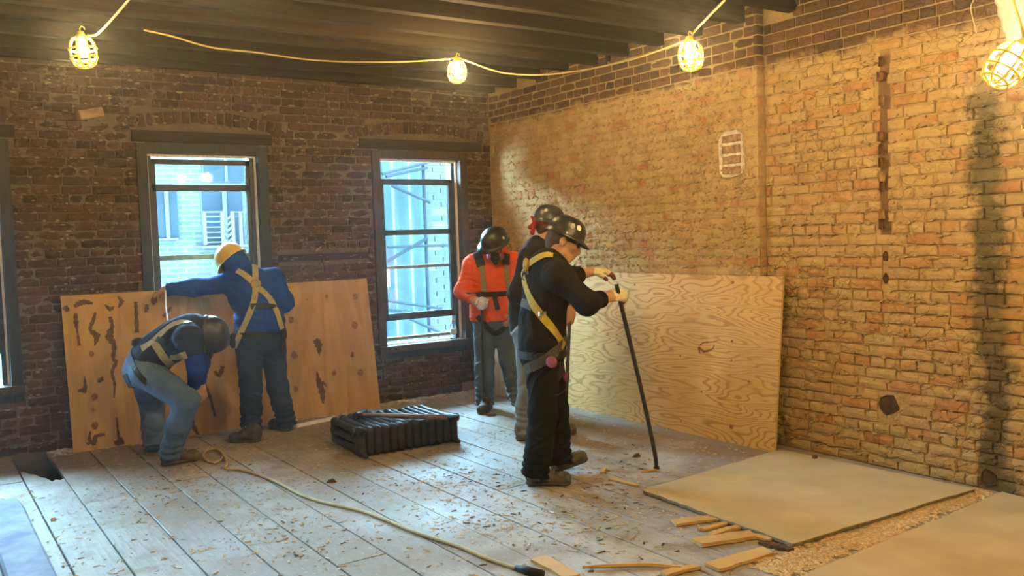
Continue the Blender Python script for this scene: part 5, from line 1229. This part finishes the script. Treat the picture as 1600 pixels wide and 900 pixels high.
b_.top(M_BLUE, .024, 21, (.97, .95), .85, 1.0, .008, .13, [('cap', b_.J['neck']+dirv(.1, -.4, .0)*.05, c-u_*.05-f_*.01, .080, .085), ('cap', b_.P(392, 505), b_.P(420, 504), .125, .125, dirv(0, 1, 0), .9), ('cap', b_.P(394, 525), b_.P(420, 525), .125, .125, dirv(0, 1, 0), .9)], 'blue_sweatshirt', hem_at=b_.P(405, 518))
b_.part('hood', [('ell', c-f_*.014+u_*.006, (.118, .094, .112), (f_, l_, u_)), ('cap', c-u_*.03-f_*.03, b_.J['neck']+dirv(.05, -.3, .3)*.04, .085, .085)], M_BLUE, .006, .03, subs=[('ell', c+f_*.10-u_*.01, (.06, .065, .085), (f_, l_, u_))], disp=wrinkles(3, .004, .08))
b_.trousers(M_JEAND, .022, .054, 22, .010, .17); b_.boot('L', G(408, 690), G(360, 691), M_BOOTD); b_.boot('R', G(454, 674), G(424, 668), M_BOOTD)
b_.hat(bhf, bhu, M_HATY, .036, 0, 1.16, (), .04)
b_.part('glove_fingertips', [(p[0], p[1], p[2], p[3]+.003, p[4]+.003) for i, p in enumerate(bhL[1]) if i % 3 and i < 12], M_GLOVER, .005, .006)
b_.strap('harness_strap', [(371, 423), (383, 430), (394, 440), (399, 448), (398, 465), (394, 480), (384, 505), (373, 528), (368, 542)], .046, M_STRAPT)
b_.strap('harness_strap', [(398, 415), (399, 428), (400, 446), (410, 455), (422, 468), (430, 482), (436, 500), (440, 514)], .046, M_STRAPT)
b_.strap('back_strap', [(392, 479), (410, 478), (430, 480)], .045, M_STRAPK)
h = b_.hit(400, 444)
if h:
    b_.add('d_ring', MB().tube([h[0]+h[1]*.014+HRT*.024*math.cos(t)+ZUP*(.026*math.sin(t)) for t in [2*math.pi*k/20 for k in range(20)]], .005, 6, True), M_STEEL)
    b_.add('back_pad', MB().ball(h[0]+h[1]*.004, (.045, .014, .04), 10, 6), M_STRAPT)
b_.loop('belt', b_.P(405, 520), ZUP, .042, M_STRAPK)
for px, py in ((366, 532), (441, 522), (440, 540)):
    h = b_.hit(px, py) or b_.hit(px-5 if px > 400 else px+6, py)
    if h: b_.add('pouch', MB().ball(h[0]+h[1]*.012, (.03, .03, .06), 10, 6), M_STRAPK)
# ---------------------------------------------------------------- worker bending down
c_ = Person(G(275, 728), 'bending worker in navy tee over blue sleeves and jeans, dark hard hat', dirv(.9, .3, 0))
c_.set(head=(321, 524, .04), neck=(302, 515, .02), waist=(247, 549, .03), pelvis=(228, 572, .05), shR=(294, 527, -.16), shL=(289, 518, .17),
       elR=(307, 575, -.13), wrR=(303, 603, .05), elL=(315, 566, .2), wrL=(311, 600, .22), hipR=(230, 582, -.06), hipL=(227, 584, .14), knR=(291, 626, -.21), anR=(268, 702, -.04), knL=(238, 638, .44), anL=(241, 692, .30))
chf, chu = dirv(.05, .25, -1), dirv(1, .1, -.05)
chR = c_.hand('R', dirv(-.25, .2, -1), dirv(.3, .9, 0), (.5, .6, .4)); chL = c_.hand('L', dirv(.1, .2, -1), dirv(-.3, .9, 0), (.5, .6, .4))
c_.body(chf, chu, [chR, chL])
T, Q, fw, fp = c_.torso(.020); J = c_.J
c_.part('blue_sleeves', c_.arm('R', .014, .97)+c_.arm('L', .014, .97)+[('cap', J['shR'], J['shL'], .05, .05)], M_BLUE, .0065, .02, world_bvh=True, disp=wrinkles(31, .004, .07))
c_.top(M_NAVY, .024, 32, (-.55, -.55), .7, 1.0, .007, .13, (), 'navy_tee')
for q in 'RL': pass
c_.trousers(M_JEAN, .022, .052, 33, .010, .17); c_.boot('R', G(252, 728), G(311, 718), M_BOOTB); c_.boot('L', G(234, 706), G(276, 700), M_BOOTB)
c_.hat(chf, chu, M_HATK, .034, 0, 1.12, (), .035)
c_.strap('harness_strap', [(297, 505), (283, 504), (268, 509), (252, 522), (238, 535), (222, 545)], .046, M_STRAPT)
c_.strap('harness_strap', [(240, 532), (248, 545), (258, 560), (270, 572), (280, 577)], .055, M_STRAPT); c_.strap('chest_strap', [(266, 558), (280, 557), (292, 554)], .05, M_STRAPT)
c_.strap('back_strap', [(236, 522), (246, 530), (262, 536)], .04, M_STRAPK); c_.strap('thigh_strap', [(196, 585), (202, 598), (212, 610), (224, 612)], .055, M_STRAPK)
c_.loop('belt', c_.J['waist']*.3+c_.J['pelvis']*.7, c_.J['waist']-c_.J['pelvis'], .04, M_STRAPK, rmax=.34)
h = c_.hit(244, 572)
if h: c_.add('keys', MB().tube([h[0]+h[1]*.01, h[0]+h[1]*.012-ZUP*.08], .007, 5), M_STEEL)
h = c_.hit(216, 535)
if h: c_.add('hip_pad', MB().ball(h[0]+h[1]*.0, (.05, .035, .035), 10, 6), M_STRAPK)
for nm, p in (('A', a), ('E', e), ('O', o_), ('B', b_), ('C', c_)): print(nm, seglens(p))
# ================================================================ tools
M_BAR = simple('black_steel_bar', (.014, .014, .013), (.045, .040, .034), 15, .4, .15, spec=.5); M_RUSTY = simple('rusty_handle', (.16, .085, .05), (.34, .24, .19), 12, .5, .2, spec=.5)
def pry_bar(pts, r, label, flat=None):
    o = empty('pry_bar', pts[-1]); tag(o, label, 'pry bar'); P = [p-np.array(pts[-1]) for p in spline(pts, 8)]; n = len(P)
    MB().tube(P, [r]*(n-3)+[r*.95, r*.8, r*.45], 8).build('shaft', M_BAR, o, True)
    d = P[-1]-P[-3]; MB().bar(P[-3]+d*.2, P[-1], .035, .008, CF).build('claw', M_BAR, o)
g0 = np.array(gripA)
pry_bar([g0+(g0-tip)/np.linalg.norm(g0-tip)*.07, g0, g0*.5+tip*.5+dirv(.12, 0, 0)*.012, G(1015, 712)*.0+(g0*.12+tip*.88)+dirv(.3, 0, .1)*.012, tip+ZUP*.006], .0135, 'long black pry bar held upright by the worker in black')
tb = G(756, 643); gr = o_.J['wrR']+dirv(.5, -.3, -.35)*.07+dirv(.4, .8, 0)*.03
pry_bar([gr+(gr-tb)/np.linalg.norm(gr-tb)*.11, gr, gr*.5+tb*.5, gr*.1+tb*.9, tb+ZUP*.006], .0135, 'dark pry bar held by the orange worker')
t3 = G(882, 690); g3 = e.J['wrL']+dirv(-.2, -.2, -.9)*.06; g3 = np.array([g3[0], g3[1], g3[2]])
pry_bar([g3+ZUP*.12, g3, g3*.5+t3*.5, g3*.1+t3*.9, t3+ZUP*.006], .0135, 'pry bar standing behind the legs of the worker in black')
# sledgehammer resting on the radiator
cs, sn = math.cos(RANG), math.sin(RANG)
rl = lambda x, y, z: np.array([RA[0]+x*cs-y*sn, RA[1]+x*sn+y*cs, z])
RZ = .205
def rad_hit(px, py):
    return G(px, py, RZ+.025)
hd, he = rad_hit(563, 648), rad_hit(698, 652)
sl_ = empty('sledgehammer', hd); tag(sl_, 'rusty sledgehammer lying across the top of the radiator', 'hammer')
dd = unit(he-hd); MB().tube([0*dd-dd*.02, (he-hd)*.5, he-hd], [.016, .017, .018], 10).build('handle', M_RUSTY, sl_, True)
cx = unit(np.cross(dd, ZUP)); MB().tube([-cx*.085+ZUP*.004, -cx*.075+ZUP*.004, cx*.0, cx*.075+ZUP*.004, cx*.085+ZUP*.004], [.024, .030, .026, .030, .024], 8).build('head', M_IRON, sl_)
# rope between the two left workers
rp_ = MB().tube(spline([b_.J['wrL']+dirv(.1, -.3, 0)*.04, b_.P(259, 478, -.25), b_.P(262, 500, -.70)], 6), .006, 6).build('white_rope', simple('white_rope_fibre', (.70, .72, .72), (.85, .87, .88), 60, .8, .3), None, True); tag(rp_, 'short white rope hanging from the blue worker\'s hand to the bending one', 'rope')
# yellow extension cord across the floor
zc = .010
cp = [(318, 707), (333, 701), (346, 706), (347, 716), (336, 723), (323, 719), (317, 711), (325, 703), (340, 702), (351, 712), (355, 724), (352, 732), (362, 733), (380, 735), (410, 744), (440, 757), (470, 773), (510, 786), (560, 797), (600, 811), (640, 828), (680, 842), (720, 855), (760, 872), (800, 886), (812, 889)]
ec = empty('extension_cord', G(400, 740)); tag(ec, 'yellow extension cord snaking over the boards to a plug', 'cord')
g00 = G(400, 740); MB().tube([G(x, y, zc+(.012 if 5 < i < 12 else 0))-g00 for i, (x, y) in enumerate(cp)] and [p-g00 for p in spline([G(x, y, zc+(.012 if 5 < i < 11 else 0)) for i, (x, y) in enumerate(cp)], 6)], .0095, 8).build('cable', simple('yellowish_cable', (.40, .30, .12), (.54, .42, .19), 12, .6, .1), ec, True)
MB().tube([p-g00 for p in (G(806, 887, .014), G(822, 891, .016), G(848, 897, .016))], [.012, .020, .018], 10).build('plug', M_RUBBER, ec, True)
# ================================================================ dust in the air of the room
m = bpy.data.materials.new('dusty_air'); m.use_nodes = True; nt = m.node_tree; nt.nodes.clear()
v = nd(nt, 'ShaderNodeVolumeScatter', None, Color=(1.0, .99, .96), Density=.006, Anisotropy=.82); nd(nt, 'ShaderNodeOutputMaterial', None, Volume=v.outputs[0])
hz = MB().box((XL+.01, YF+.01, .03), (XF-.03, YB-.03, 2.94)).build('dusty_air', m); hz['kind'] = 'stuff'; tag(hz, 'thin dusty haze hanging in the whole room', 'haze')
